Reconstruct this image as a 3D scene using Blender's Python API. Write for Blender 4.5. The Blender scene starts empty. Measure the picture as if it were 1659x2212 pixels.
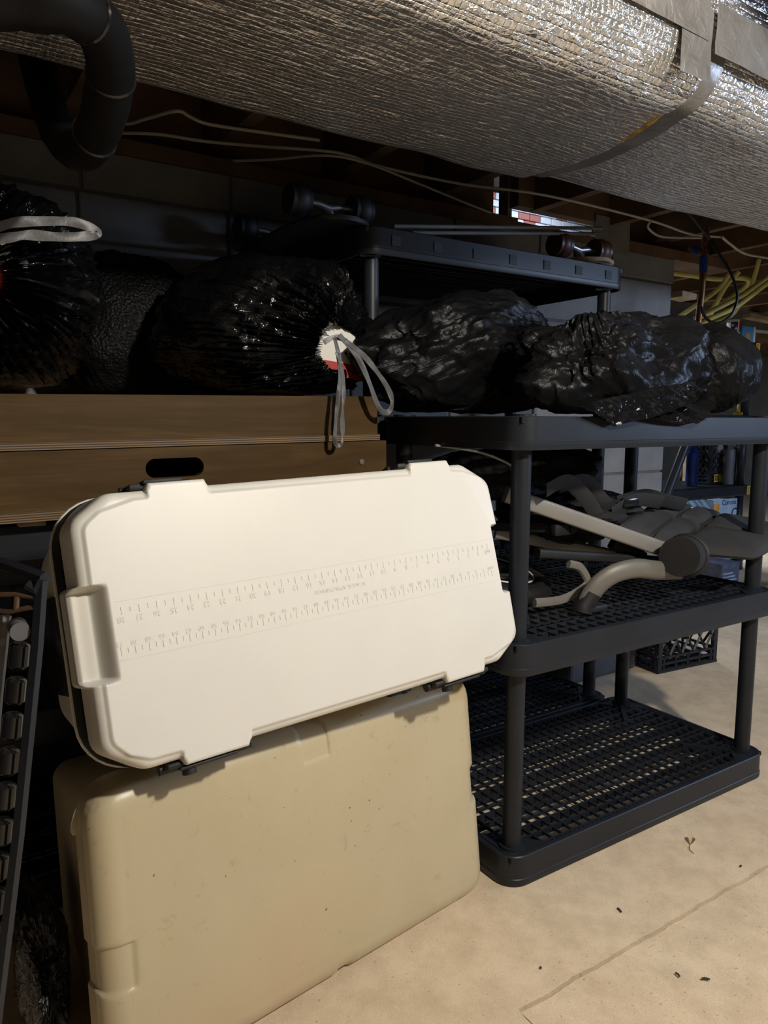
import bpy, bmesh, math, random
import numpy as np
from mathutils import Vector, Matrix, noise, Quaternion

scene = bpy.context.scene
COL = scene.collection
random.seed(7)

# ------------------------------------------------------------------ camera
IW, IH, FPX = 1659.0, 2212.0, 1594.4
YAW, PITCH, ROLL = 0.577, 0.1254, 0.0025
CAM = np.array([-1.0075, -1.0584, 0.943])
_f = np.array([math.sin(YAW)*math.cos(PITCH), math.cos(YAW)*math.cos(PITCH), -math.sin(PITCH)])
_r0 = np.array([math.cos(YAW), -math.sin(YAW), 0.0])
_u0 = np.cross(_r0, _f)
RGT = math.cos(ROLL)*_r0 + math.sin(ROLL)*_u0
UPV = -math.sin(ROLL)*_r0 + math.cos(ROLL)*_u0
cd = bpy.data.cameras.new('camera')
cd.sensor_fit = 'VERTICAL'; cd.sensor_height = 24.0
cd.lens = FPX/IH*24.0
cd.clip_start = 0.02; cd.clip_end = 100
cam = bpy.data.objects.new('camera', cd); COL.objects.link(cam)
cam.matrix_world = Matrix(((RGT[0], UPV[0], -_f[0], CAM[0]), (RGT[1], UPV[1], -_f[1], CAM[1]),
                           (RGT[2], UPV[2], -_f[2], CAM[2]), (0, 0, 0, 1)))
scene.camera = cam

# ------------------------------------------------------------------ view, world, lamps
scene.view_settings.view_transform = 'Standard'
scene.view_settings.look = 'None'
scene.view_settings.exposure = 0.0
scene.view_settings.gamma = 1.0
scene.view_settings.use_curve_mapping = False
wd = bpy.data.worlds.new('world'); scene.world = wd; wd.use_nodes = True
wd.node_tree.nodes['Background'].inputs[0].default_value = (0.5, 0.6, 0.8, 1)
wd.node_tree.nodes['Background'].inputs[1].default_value = 0.007

def lamp(name, kind, loc, power, color, size=0.1, target=None, size_y=None):
    l = bpy.data.lights.new(name, kind); l.energy = power; l.color = color
    if kind == 'POINT': l.shadow_soft_size = size
    elif kind == 'AREA':
        l.size = size
        if size_y: l.shape = 'RECTANGLE'; l.size_y = size_y
    o = bpy.data.objects.new(name, l); COL.objects.link(o); o.location = loc
    if target is not None:
        o.rotation_euler = (Vector(target)-Vector(loc)).to_track_quat('-Z', 'Y').to_euler()
    return o
# bare bulb on the joists, in front of the duct and to the right of the camera
lamp('ceiling_bulb', 'POINT', (0.0, -1.52, 1.80), 126, (1.0, 0.955, 0.85), 0.05)
# cool strip lights in the far part of the basement
lamp('far_strip_light', 'AREA', (3.2, -1.7, 1.50), 42, (0.52, 0.69, 1.0), 1.1, (1.9, 1.0, 1.0), 0.15)
lamp('back_strip_light', 'AREA', (3.0, 2.9, 1.66), 80, (0.78, 0.87, 1.0), 1.1, (3.0, 2.9, 0), 0.15)
# added lamp that brightens the bricks behind the added window
lamp('brick_fill_light', 'AREA', (1.25, 1.22, 1.885), 2.2, (0.75, 0.86, 1.0), 0.5, (1.25, 1.32, 1.6), 0.08)

# ------------------------------------------------------------------ pixel -> point on a plane
def _ray(x, y): return _f + RGT*(x-IW/2)/FPX - UPV*(y-IH/2)/FPX
def _pl(x, y, n, c):
    d = _ray(x, y); n = np.array(n, float); t = (c-CAM@n)/(d@n)
    return Vector(CAM+t*d)
def atX(x, y, v): return _pl(x, y, (1, 0, 0), v)
def atY(x, y, v): return _pl(x, y, (0, 1, 0), v)
def atZ(x, y, v): return _pl(x, y, (0, 0, 1), v)
def atD(x, y, d): return Vector(CAM+d*_ray(x, y))

# ------------------------------------------------------------------ materials
def _nt(name):
    m = bpy.data.materials.new(name); m.use_nodes = True
    return m, m.node_tree, m.node_tree.nodes['Principled BSDF']
class N:
    def __init__(s, t): s.t = t
    def n(s, ty, **k):
        x = s.t.nodes.new(ty)
        for a, b in k.items(): setattr(x, a, b)
        return x
    def l(s, a, b): s.t.links.new(a, b)
    def math(s, op, a, b=None):
        x = s.n('ShaderNodeMath', operation=op)
        for i, v in enumerate((a, b)):
            if v is None: continue
            if isinstance(v, (int, float)): x.inputs[i].default_value = v
            else: s.l(v, x.inputs[i])
        return x.outputs[0]
    def noise(s, vec, scale, detail=4, rough=0.55, dist=0.0):
        x = s.n('ShaderNodeTexNoise')
        x.inputs['Scale'].default_value = scale; x.inputs['Detail'].default_value = detail
        x.inputs['Roughness'].default_value = rough; x.inputs['Distortion'].default_value = dist
        s.l(vec, x.inputs['Vector']); return x.outputs['Fac']
    def ramp(s, fac, stops):
        x = s.n('ShaderNodeValToRGB'); e = x.color_ramp.elements
        while len(e) < len(stops): e.new(0.5)
        for i, (p, c) in enumerate(stops):
            e[i].position = p; e[i].color = (*c, 1)
        s.l(fac, x.inputs[0]); return x.outputs[0]
    def coord(s, out='Object'): return s.n('ShaderNodeTexCoord').outputs[out]
    def mapping(s, vec, scale):
        x = s.n('ShaderNodeMapping'); x.inputs['Scale'].default_value = scale
        s.l(vec, x.inputs['Vector']); return x.outputs[0]
    def bump(s, h, strength, dist, bsdf):
        x = s.n('ShaderNodeBump'); x.inputs['Strength'].default_value = strength
        x.inputs['Distance'].default_value = dist
        s.l(h, x.inputs['Height']); s.l(x.outputs[0], bsdf.inputs['Normal'])
def mat(name, c, rough=0.5, metal=0.0, var=0.12, vscale=12, bump=0.15, bscale=120, bdist=0.001, c2=None, spec=None, alpha=None):
    m, t, b = _nt(name); g = N(t); co = g.coord()
    d = c2 if c2 else tuple(max(0, x*(1-2*var)) for x in c)
    col = g.ramp(g.noise(co, vscale), [(0.32, d), (0.62, c)])
    g.l(col, b.inputs['Base Color'])
    b.inputs['Roughness'].default_value = rough; b.inputs['Metallic'].default_value = metal
    if spec is not None: b.inputs['Specular IOR Level'].default_value = spec
    if bump: g.bump(g.noise(co, bscale, 3), bump, bdist, b)
    return m
M = {}
M['white_plastic'] = mat('white_cooler_plastic', (.725, .705, .645), .42, var=.015, vscale=9, bump=.12, bscale=700, bdist=.0006)
M['white_mark'] = mat('white_emboss_shade', (.685, .66, .595), .45, var=.01, bump=0)  # slightly darker than the lid: shade of the embossing put into the colour
M['white_shell'] = mat('white_cooler_shell', (.68, .655, .595), .4, var=.03, bump=.1, bscale=500)
M['gasket'] = mat('black_gasket', (.008, .008, .008), .5, bump=0, spec=.2)
M['black_plastic'] = mat('shelf_plastic', (.017, .020, .027), .42, var=.12, vscale=8, bump=.12, bscale=260, bdist=.0005, spec=.3)
M['black_gloss'] = mat('gloss_black', (.012, .012, .013), .2, bump=0)
M['black_rubber'] = mat('black_rubber', (.012, .012, .013), .6, bump=.2)
M['foam_pipe'] = mat('black_pipe_foam', (.006, .006, .007), .62, var=.2, bump=.25, bscale=60, bdist=.002, spec=.2)
M['fabric'] = mat('dark_fabric', (.030, .030, .030), .85, var=.15, bump=.3, bscale=500, bdist=.0008)
M['fabric_mid'] = mat('mid_fabric', (.018, .018, .018), .85, var=.15, bump=.3, bscale=500, bdist=.0008)
M['fabric_black'] = mat('black_fabric', (.010, .010, .011), .85, var=.2, bump=.3, bscale=400, bdist=.001)
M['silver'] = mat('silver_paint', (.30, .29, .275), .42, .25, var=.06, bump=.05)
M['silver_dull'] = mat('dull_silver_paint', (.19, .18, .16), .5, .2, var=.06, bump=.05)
M['steel'] = mat('steel', (.42, .41, .40), .35, .9, var=.1, bump=0)
M['copper'] = mat('copper', (.42, .22, .11), .35, .9, var=.25, vscale=40, bump=.1)
M['old_copper'] = mat('old_copper', (.16, .095, .055), .5, .6, var=.3, vscale=60, bump=.1)
M['blue_band'] = mat('blue_tape', (.02, .06, .30), .4, bump=0)
M['grey_plastic'] = mat('grey_bin', (.11, .11, .125), .5, bump=.1)
M['cable'] = mat('white_cable', (.55, .52, .45), .5, bump=0)
M['black_cable'] = mat('black_cable', (.01, .01, .01), .35, bump=0)
M['yellow_tube'] = mat('yellow_tube', (.62, .55, .17), .45, var=.12, bump=.05)
M['wood_joist'] = mat('joist_wood', (.17, .095, .05), .75, var=.25, vscale=5, bump=.3, bscale=60)
M['wood_pale'] = mat('pale_wood', (.50, .36, .22), .7, var=.2, vscale=20, bump=.3)
M['subfloor'] = mat('subfloor', (.10, .055, .035), .8, var=.25, vscale=3, bump=.2)
M['grey_paint'] = mat('grey_paint', (.20, .19, .17), .6, bump=.1)
M['red'] = mat('red_card', (.42, .035, .025), .55, bump=0)
M['card'] = mat('white_card', (.80, .77, .71), .6, var=.02, bump=.05)
M['ribbon'] = mat('grey_drawstring', (.115, .112, .112), .42, var=.15, vscale=60, bump=.3, bscale=200)
M['yellow_label'] = mat('yellow_label', (.80, .50, .05), .5, bump=0)
M['black_ink'] = mat('black_ink', (.01, .01, .01), .6, bump=0)
M['blue_ink'] = mat('navy_ink', (.01, .02, .10), .6, bump=0)
M['sky_blue'] = mat('sky_blue_card', (.10, .36, .62), .55, bump=0)
M['orange'] = mat('orange_ink', (.80, .38, .08), .55, bump=0)
M['blue_bottle'] = mat('blue_bottle', (.008, .02, .10), .15, bump=0)
M['pale_blue'] = mat('pale_blue_card', (.42, .55, .70), .55, var=.15, vscale=9, bump=.05)
M['blue_grey'] = mat('blue_grey_card', (.12, .14, .22), .55, var=.25, vscale=25, bump=.05)
M['blue_film'] = mat('blue_film', (.12, .25, .52), .25, var=.3, vscale=14, bump=.5, bscale=40, bdist=.01)
M['brass_yellow'] = mat('yellow_tool', (.72, .48, .04), .4, bump=0)
M['wheel_brown'] = mat('wheel_urethane', (.10, .035, .022), .45, bump=0)
M['wheel_pale'] = mat('wheel_pale', (.40, .35, .24), .5, bump=0)
M['insulation'] = mat('yellow_fibreglass', (.62, .40, .10), .95, var=.3, vscale=60, bump=.8, bscale=90, bdist=.006)
M['leaf'] = mat('dry_leaf', (.62, .48, .29), .8, bump=0)
M['twig'] = mat('twig', (.055, .03, .018), .8, bump=0)
M['brick_red'] = mat('red_brick', (.36, .12, .10), .8, bump=.2)
M['brick_pale'] = mat('pale_brick', (.62, .66, .74), .8, bump=.2)
M['mortar'] = mat('mortar', (.13, .13, .135), .9, bump=.4, bscale=90, bdist=.003)

def m_tan():
    m, t, b = _nt('tan_cooler_plastic'); g = N(t); co = g.coord()
    base = g.ramp(g.noise(co, 3.2, 5), [(.3, (.485, .412, .262)), (.55, (.53, .455, .295)), (.75, (.56, .465, .315))])
    scuff = g.ramp(g.noise(co, 34, 6, .7, .6), [(.60, (1, 1, 1)), (.76, (.72, .69, .64))])
    specks = g.ramp(g.noise(co, 95, 2, .5), [(.745, (1, 1, 1)), (.78, (.25, .2, .15))])
    pinkm = g.ramp(g.noise(co, 2.1, 3), [(.52, (1, 1, 1)), (.75, (1.0, .90, .86))])
    cur = base
    for k in (scuff, specks, pinkm):
        x = g.n('ShaderNodeMix', data_type='RGBA', blend_type='MULTIPLY'); x.inputs[0].default_value = 1
        g.l(cur, x.inputs[6]); g.l(k, x.inputs[7]); cur = x.outputs[2]
    g.l(cur, b.inputs['Base Color'])
    g.l(g.math('ADD', g.math('MULTIPLY', g.noise(co, 20), .18), .26), b.inputs['Roughness'])
    g.bump(g.noise(co, 260, 3), .08, .0008, b)
    return m
M['tan'] = m_tan()

def m_foil():
    m, t, b = _nt('foil_scrim_insulation'); g = N(t)
    uv = g.coord('UV')
    nz = g.noise(uv, 7, 3); nz2 = g.noise(uv, 26, 3)
    sep = g.n('ShaderNodeSeparateXYZ'); g.l(uv, sep.inputs[0])
    off = g.math('MULTIPLY', g.math('SUBTRACT', nz, .5), .02)
    off2 = g.math('MULTIPLY', g.math('SUBTRACT', nz2, .5), .008)
    u = g.math('ADD', sep.outputs[0], g.math('ADD', off, off2))
    v = g.math('ADD', sep.outputs[1], g.math('ADD', g.math('MULTIPLY', off, .12), g.math('MULTIPLY', off2, .5)))
    a = g.math('ABSOLUTE', g.math('SINE', g.math('MULTIPLY', u, math.pi/.0108)))
    c = g.math('ABSOLUTE', g.math('SINE', g.math('MULTIPLY', v, math.pi/.0122)))
    a = g.math('POWER', a, .25); c = g.math('POWER', c, .30)
    cell = g.math('ADD', g.math('MULTIPLY', c, .62), g.math('MULTIPLY', a, .38))
    # every few rows a stronger thread
    thr = g.math('ABSOLUTE', g.math('SINE', g.math('MULTIPLY', v, math.pi/.075)))
    thr = g.math('MULTIPLY', g.math('POWER', thr, .14), g.math('MULTIPLY', nz2, 1.6))
    h = g.math('ADD', cell, g.math('MULTIPLY', thr, .6))
    h = g.math('ADD', h, g.math('MULTIPLY', g.math('POWER', g.noise(g.mapping(uv, (34, 60, 1)), 1.0, 4, .62, .6), 2.5), 2.6))
    g.bump(h, .85, .0036, b)
    col = g.ramp(g.noise(uv, 9, 5), [(.3, (.74, .725, .70)), (.7, (.92, .90, .87))])
    g.l(col, b.inputs['Base Color'])
    b.inputs['Metallic'].default_value = .88
    b.inputs['Roughness'].default_value = .20
    return m
M['foil'] = m_foil()
def m_tape():
    m, t, b = _nt('foil_tape'); g = N(t); co = g.coord()
    g.l(g.ramp(g.noise(co, 14, 4), [(.3, (.30, .28, .26)), (.7, (.44, .42, .40))]), b.inputs['Base Color'])
    b.inputs['Metallic'].default_value = .85; b.inputs['Roughness'].default_value = .42
    g.bump(g.noise(co, 22, 5, .6, .8), .5, .006, b)
    return m
M['tape'] = m_tape()

def m_bag(name, mesh=False, rough=.13, smooth=False):
    m, t, b = _nt(name); g = N(t); co = g.coord(); uv = g.coord('UV')
    b.inputs['Base Color'].default_value = (.0055, .0055, .0062, 1)
    b.inputs['Roughness'].default_value = rough
    b.inputs['Specular IOR Level'].default_value = .15 if mesh else (.12 if smooth else .85)
    st = g.noise(g.mapping(uv, (46, 5, 1)), 1.0, 4, .6, .8)
    st = g.math('ABSOLUTE', g.math('SUBTRACT', st, .5))
    is_ = g.math('ABSOLUTE', g.math('SUBTRACT', g.noise(co, 16, 4, .55, .9), .5))
    h = g.math('ADD', g.math('MULTIPLY', st, 1.6), g.math('MULTIPLY', is_, 1.1))
    if mesh:
        w = g.n('ShaderNodeTexVoronoi'); w.inputs['Scale'].default_value = 150
        g.l(co, w.inputs['Vector'])
        h = g.math('ADD', g.math('MULTIPLY', is_, .3), g.math('MULTIPLY', w.outputs['Distance'], .25))
    if smooth:
        h = g.math('ADD', g.math('MULTIPLY', st, .5), g.math('MULTIPLY', g.math('ABSOLUTE', g.math('SUBTRACT', g.noise(co, 7, 4, .5, 1.2), .5)), 1.6))
    g.bump(h, .45 if smooth else .75, .014, b)
    return m
M['bag'] = m_bag('black_bag_film')
M['bag_crinkle'] = m_bag('black_bag_crinkle', False, .22, True)
M['bag_smooth'] = m_bag('black_bag_smooth', False, .36, True)
M['bag_mesh'] = m_bag('black_bag_embossed', True, .5)

def m_board():
    m, t, b = _nt('plywood_face'); g = N(t); co = g.coord()
    mp = g.mapping(co, (1.1, 3.0, 9.0))
    w = g.noise(mp, 1.7, 6, .6, 1.4)
    col = g.ramp(w, [(.30, (.058, .033, .0115)), (.50, (.082, .048, .018)), (.62, (.105, .063, .025)), (.74, (.19, .12, .055))])
    fine = g.ramp(g.noise(g.mapping(co, (6, 40, 220)), 1.0, 3), [(.3, (.82, .82, .82)), (.7, (1, 1, 1))])
    x = g.n('ShaderNodeMix', data_type='RGBA', blend_type='MULTIPLY'); x.inputs[0].default_value = 1
    g.l(col, x.inputs[6]); g.l(fine, x.inputs[7]); g.l(x.outputs[2], b.inputs['Base Color'])
    b.inputs['Roughness'].default_value = .5; b.inputs['Specular IOR Level'].default_value = .12
    g.bump(fine, .1, .0006, b)
    return m
M['board'] = m_board()
def m_ply():
    m, t, b = _nt('plywood_edge'); g = N(t); co = g.coord()
    sep = g.n('ShaderNodeSeparateXYZ'); g.l(co, sep.inputs[0])
    s = g.math('SINE', g.math('MULTIPLY', sep.outputs[2], 2*math.pi/.0042))
    col = g.ramp(g.math('ADD', g.math('MULTIPLY', s, .4), .5), [(.3, (.05, .028, .014)), (.7, (.22, .14, .07))])
    g.l(col, b.inputs['Base Color']); b.inputs['Roughness'].default_value = .7
    return m
M['ply'] = m_ply()

def m_floor():
    m, t, b = _nt('concrete_floor'); g = N(t); co = g.coord()
    base = g.ramp(g.noise(co, 1.6, 6, .6), [(.3, (.70, .56, .38)), (.5, (.78, .63, .44)), (.7, (.84, .69, .50))])
    blot = g.ramp(g.noise(co, 14, 5, .65), [(.35, (.84, .82, .80)), (.6, (1, 1, 1))])
    speck = g.ramp(g.noise(co, 130, 3, .6), [(.64, (1, 1, 1)), (.74, (.55, .48, .40))])
    grit = g.ramp(g.noise(co, 420, 2), [(.3, (.86, .86, .86)), (.7, (1.05, 1.05, 1.05))])
    cur = base
    for k in (blot, speck, grit):
        x = g.n('ShaderNodeMix', data_type='RGBA', blend_type='MULTIPLY'); x.inputs[0].default_value = 1
        g.l(cur, x.inputs[6]); g.l(k, x.inputs[7]); cur = x.outputs[2]
    g.l(cur, b.inputs['Base Color']); b.inputs['Roughness'].default_value = .85
    h = g.math('ADD', g.noise(co, 90, 5, .7), g.math('MULTIPLY', g.noise(co, 12, 3), 1.2))
    g.bump(h, .35, .004, b)
    return m
M['floor'] = m_floor()
def m_block():
    m, t, b = _nt('grey_block'); g = N(t); co = g.coord()
    g.l(g.ramp(g.noise(co, 6, 5), [(.3, (.17, .17, .172)), (.7, (.24, .238, .235))]), b.inputs['Base Color'])
    b.inputs['Roughness'].default_value = .8
    g.bump(g.noise(co, 130, 4, .7), .6, .004, b)
    return m
M['block'] = m_block()

# ------------------------------------------------------------------ mesh helpers
def link(name, me, m=None, parent=None, smooth=False):
    o = bpy.data.objects.new(name, me); COL.objects.link(o)
    if m is not None: me.materials.append(M[m] if isinstance(m, str) else m)
    if smooth:
        me.polygons.foreach_set('use_smooth', [True]*len(me.polygons)); me.update()
    if parent is not None:
        o.parent = parent
        if parent.get('_abs'): o.matrix_parent_inverse = Matrix.Translation(-parent.location)
    return o
class MB:
    """collects vertices and faces; build() links them as one mesh object"""
    def __init__(s): s.v = []; s.f = []; s.uv = None
    def add(s, v, f):
        k = len(s.v); s.v += [tuple(p) for p in v]; s.f += [tuple(i+k for i in q) for q in f]
        return s
    def box(s, a, b, bev=0.0):
        x0, y0, z0 = a; x1, y1, z1 = b
        if bev <= 0:
            s.add([(x0,y0,z0),(x1,y0,z0),(x1,y1,z0),(x0,y1,z0),(x0,y0,z1),(x1,y0,z1),(x1,y1,z1),(x0,y1,z1)],
                  [(3,2,1,0),(4,5,6,7),(0,1,5,4),(1,2,6,5),(2,3,7,6),(3,0,4,7)])
        else:
            bm = bmesh.new(); bmesh.ops.create_cube(bm, size=1)
            for q in bm.verts:
                q.co = ((x0+x1)/2+q.co.x*(x1-x0), (y0+y1)/2+q.co.y*(y1-y0), (z0+z1)/2+q.co.z*(z1-z0))
            bmesh.ops.bevel(bm, geom=bm.edges[:], offset=bev, segments=2, affect='EDGES', profile=.5)
            s.addbm(bm)
        return s
    def addbm(s, bm):
        bm.verts.index_update()
        s.add([q.co[:] for q in bm.verts], [[q.index for q in p.verts] for p in bm.faces]); bm.free(); return s
    def obox(s, c, ax, ay, az, hx, hy, hz):
        c = Vector(c); P = []
        for k in (-1, 1):
            for i, j in ((-1,-1),(1,-1),(1,1),(-1,1)):
                P.append(c+ax*(i*hx)+ay*(j*hy)+az*(k*hz))
        return s.add(P, [(3,2,1,0),(4,5,6,7),(0,1,5,4),(1,2,6,5),(2,3,7,6),(3,0,4,7)])
    def loft(s, loops, cap0=True, cap1=True, close=False):
        n = len(loops[0]); k = len(s.v)
        for L in loops: s.v += [tuple(p) for p in L]
        m = len(loops)
        for i in range(m if close else m-1):
            a = k+i*n; b = k+((i+1) % m)*n
            for j in range(n):
                q = (j+1) % n
                s.f.append((a+j, a+q, b+q, b+j))
        if not close:
            if cap0: s.f.append(tuple(k+j for j in reversed(range(n))))
            if cap1: s.f.append(tuple(k+(m-1)*n+j for j in range(n)))
        return s
    def tube(s, pts, r, n=10, caps=True, flat=1.0, up=None, taper=None):
        pts = [Vector(p) for p in pts]; loops = []
        t = (pts[1]-pts[0]).normalized()
        ref = Vector(up) if up else (Vector((0, 0, 1)) if abs(t.z) < .9 else Vector((1, 0, 0)))
        nrm = (ref-t*ref.dot(t)).normalized()
        for i, p in enumerate(pts):
            a = pts[max(0, i-1)]; b = pts[min(len(pts)-1, i+1)]
            t = (b-a).normalized(); nrm = (nrm-t*nrm.dot(t)).normalized(); bn = t.cross(nrm)
            rr = r if taper is None else r*taper[i]
            loops.append([p+nrm*(math.cos(2*math.pi*j/n)*rr)+bn*(math.sin(2*math.pi*j/n)*rr*flat) for j in range(n)])
        return s.loft(loops, caps, caps)
    def cyl(s, a, b, r, n=20, r2=None):
        a = Vector(a); b = Vector(b)
        return s.tube([a, b], r, n, taper=None if r2 is None else [1, r2/r])
    def ring(s, c, axis, R, r, n=40, m=10, flat=1.0):
        c = Vector(c); ax = Vector(axis).normalized()
        e = ax.orthogonal().normalized(); g = ax.cross(e); loops = []
        for i in range(n):
            d = e*math.cos(2*math.pi*i/n)+g*math.sin(2*math.pi*i/n)
            loops.append([c+d*(R+r*math.cos(2*math.pi*j/m))+ax*(r*flat*math.sin(2*math.pi*j/m)) for j in range(m)])
        return s.loft(loops, close=True)
    def mesh(s, name):
        me = bpy.data.meshes.new(name); me.from_pydata(s.v, [], s.f)
        bm = bmesh.new(); bm.from_mesh(me); bmesh.ops.recalc_face_normals(bm, faces=bm.faces); bm.to_mesh(me); bm.free()
        return me
    def build(s, name, m, parent=None, smooth=False, kind=None, label=None):
        o = link(name, s.mesh(name), m, parent, smooth)
        if smooth: autosmooth(o)
        if kind: o['kind'] = kind
        if label: o['label'] = label
        return o
def autosmooth(o, ang=38):
    try: o.data.set_sharp_from_angle(angle=math.radians(ang))
    except Exception: pass
def thing(name, label, cat, loc=(0, 0, 0), group=None, absolute=True, mw=None):
    o = bpy.data.objects.new(name, None); COL.objects.link(o)
    if mw is not None: o.matrix_world = mw
    else: o.location = loc
    if absolute and mw is None: o['_abs'] = 1
    o.empty_display_size = .05
    return tag(o, label, cat, group)
def tag(o, label, cat, group=None):
    o['label'] = label; o['category'] = cat
    if group: o['group'] = group
    return o
def single(name, m, mb, label, cat, smooth=False, group=None):
    """a thing that is one mesh, its origin moved to its base"""
    me = mb.mesh(name)
    a = np.array([v.co[:] for v in me.vertices]); c = Vector(((a[:, 0].min()+a[:, 0].max())/2, (a[:, 1].min()+a[:, 1].max())/2, a[:, 2].min()))
    me.transform(Matrix.Translation(-c))
    o = link(name, me, m, None, smooth); o.location = c
    if smooth: autosmooth(o)
    return tag(o, label, cat, group)
def structure(o): o['kind'] = 'structure'; return o
def copy_tree(o, loc, label, group=None):
    c = o.copy(); COL.objects.link(c); c.location = loc; c['label'] = label
    if group: c['group'] = group
    def rec(a, b):
        for ch in list(a.children):
            d = ch.copy(); COL.objects.link(d); d.parent = b; rec(ch, d)
    rec(o, c)
    return c
def rrect(x0, y0, x1, y1, r, seg=6):
    P = []
    for cx, cy, a0 in ((x1-r, y1-r, 0), (x0+r, y1-r, 90), (x0+r, y0+r, 180), (x1-r, y0+r, 270)):
        for k in range(seg+1):
            a = math.radians(a0+90*k/seg); P.append((cx+r*math.cos(a), cy+r*math.sin(a)))
    return P
def round_poly(P, R, seg=5):
    out = []; n = len(P)
    for i in range(n):
        p = np.array(P[i], float); a = np.array(P[i-1], float)-p; b = np.array(P[(i+1) % n], float)-p
        la, lb = np.linalg.norm(a), np.linalg.norm(b); a /= la; b /= lb
        r = R[i] if isinstance(R, (list, tuple)) else R
        cosv = max(-.9999, min(.9999, a@b)); th = math.acos(cosv)
        d = min(r/math.tan(th/2), la*.49, lb*.49)
        q0, q1 = p+a*d, p+b*d
        for k in range(seg+1):
            t = k/seg
            out.append(tuple((1-t)**2*q0+2*t*(1-t)*p+t*t*q1))
    return out
def resample(P, step):
    out = []
    for i in range(len(P)):
        a = np.array(P[i]); b = np.array(P[(i+1) % len(P)]); L = np.linalg.norm(b-a)
        if L < 1e-7: continue
        k = max(1, int(round(L/step)))
        for j in range(k): out.append(a+(b-a)*j/k)
    return np.array(out)
def sdf(pts, poly):
    """signed distance, negative inside; pts (n,2), poly (m,2)"""
    d = np.full(len(pts), 1e9); inside = np.zeros(len(pts), bool); m = len(poly)
    for i in range(m):
        a = poly[i]; b = poly[(i+1) % m]; e = b-a; L = e@e
        if L < 1e-14: continue
        w = pts-a; t = np.clip((w@e)/L, 0, 1); q = w-t[:, None]*e
        d = np.minimum(d, np.einsum('ij,ij->i', q, q))
        c = (a[1] > pts[:, 1]) != (b[1] > pts[:, 1])
        with np.errstate(divide='ignore', invalid='ignore'):
            xx = (b[0]-a[0])*(pts[:, 1]-a[1])/(b[1]-a[1])+a[0]
        inside ^= c & (pts[:, 0] < xx)
    d = np.sqrt(d); return np.where(inside, -d, d)
def sstep(a, b, x):
    t = np.clip((x-a)/(b-a), 0, 1); return t*t*(3-2*t)
_glyph = {}
def text_geo(s, size):
    if s not in _glyph:
        cu = bpy.data.curves.new('t', 'FONT'); cu.body = s; cu.size = 1; cu.align_x = 'CENTER'; cu.align_y = 'CENTER'; cu.resolution_u = 3
        o = bpy.data.objects.new('t', cu); COL.objects.link(o)
        dg = bpy.context.evaluated_depsgraph_get(); me = o.evaluated_get(dg).to_mesh()
        _glyph[s] = ([v.co[:2] for v in me.vertices], [tuple(p.vertices) for p in me.polygons])
        o.evaluated_get(dg).to_mesh_clear(); bpy.data.objects.remove(o); bpy.data.curves.remove(cu)
    v, f = _glyph[s]
    return [(a*size, b*size) for a, b in v], f
def write(mb, s, size, org, ex, ey, sq=1.0):
    v, f = text_geo(s, size); org = Vector(org)
    mb.add([org+ex*(a*sq)+ey*b for a, b in v], f)

# ================================================================== SETTING
# floor: two slabs that meet at a ragged crack along Y=-0.273, starting at X=-0.235
def floor_slab(name, xs, ys_lo, ys_hi, z, parent):
    mb = MB(); n = len(xs)
    for i in range(n-1):
        a = [(xs[i], ys_lo[i], z), (xs[i+1], ys_lo[i+1], z), (xs[i+1], ys_hi[i+1], z), (xs[i], ys_hi[i], z)]
        mb.add(a+[(p[0], p[1], z-.06) for p in a], [(0,1,2,3),(7,6,5,4),(0,4,5,1),(2,6,7,3),(1,5,6,2),(3,7,4,0)])
    me = mb.mesh(name); bm = bmesh.new(); bm.from_mesh(me); bmesh.ops.remove_doubles(bm, verts=bm.verts, dist=1e-5); bm.to_mesh(me); bm.free()
    return link(name, me, 'floor', parent)
fb = MB().box((-3.4, -4.2, -.12), (8.2, 6.2, -.055)).build('floor', 'floor'); structure(fb)
xs = [-.235+.0125*i for i in range(0, 160)]+[1.9, 3, 5, 8]
ed = [-.273+.004*noise.noise(Vector((x*14, 3, 0)))+.002*noise.noise(Vector((x*60, 8, 0))) for x in xs]
floor_slab('slab', xs, [-4.1]*len(xs), [e-.0065 for e in ed], -.002, fb)
ed[0] = -.273
floor_slab('slab', [-3.3]+xs, [-.273]+ed, [6.0]*(len(xs)+1), 0, fb)
ys = [-4.1+.03*i for i in range(128)]; ys = [y for y in ys if y < -.28]+[-.273]
xe = [-.2385+.005*noise.noise(Vector((5, y*14, 0))) for y in ys]; xe[-1] = -.2352
mb = MB()
for i in range(len(ys)-1):
    mb.add([(-3.3, ys[i], 0), (xe[i], ys[i], 0), (xe[i+1], ys[i+1], 0), (-3.3, ys[i+1], 0)], [(0,1,2,3)])
    mb.add([(xe[i], ys[i], 0), (xe[i+1], ys[i+1], 0), (xe[i+1], ys[i+1], -.055), (xe[i], ys[i], -.055)], [(0,1,2,3)])
mb.build('slab', 'floor', fb)

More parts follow.
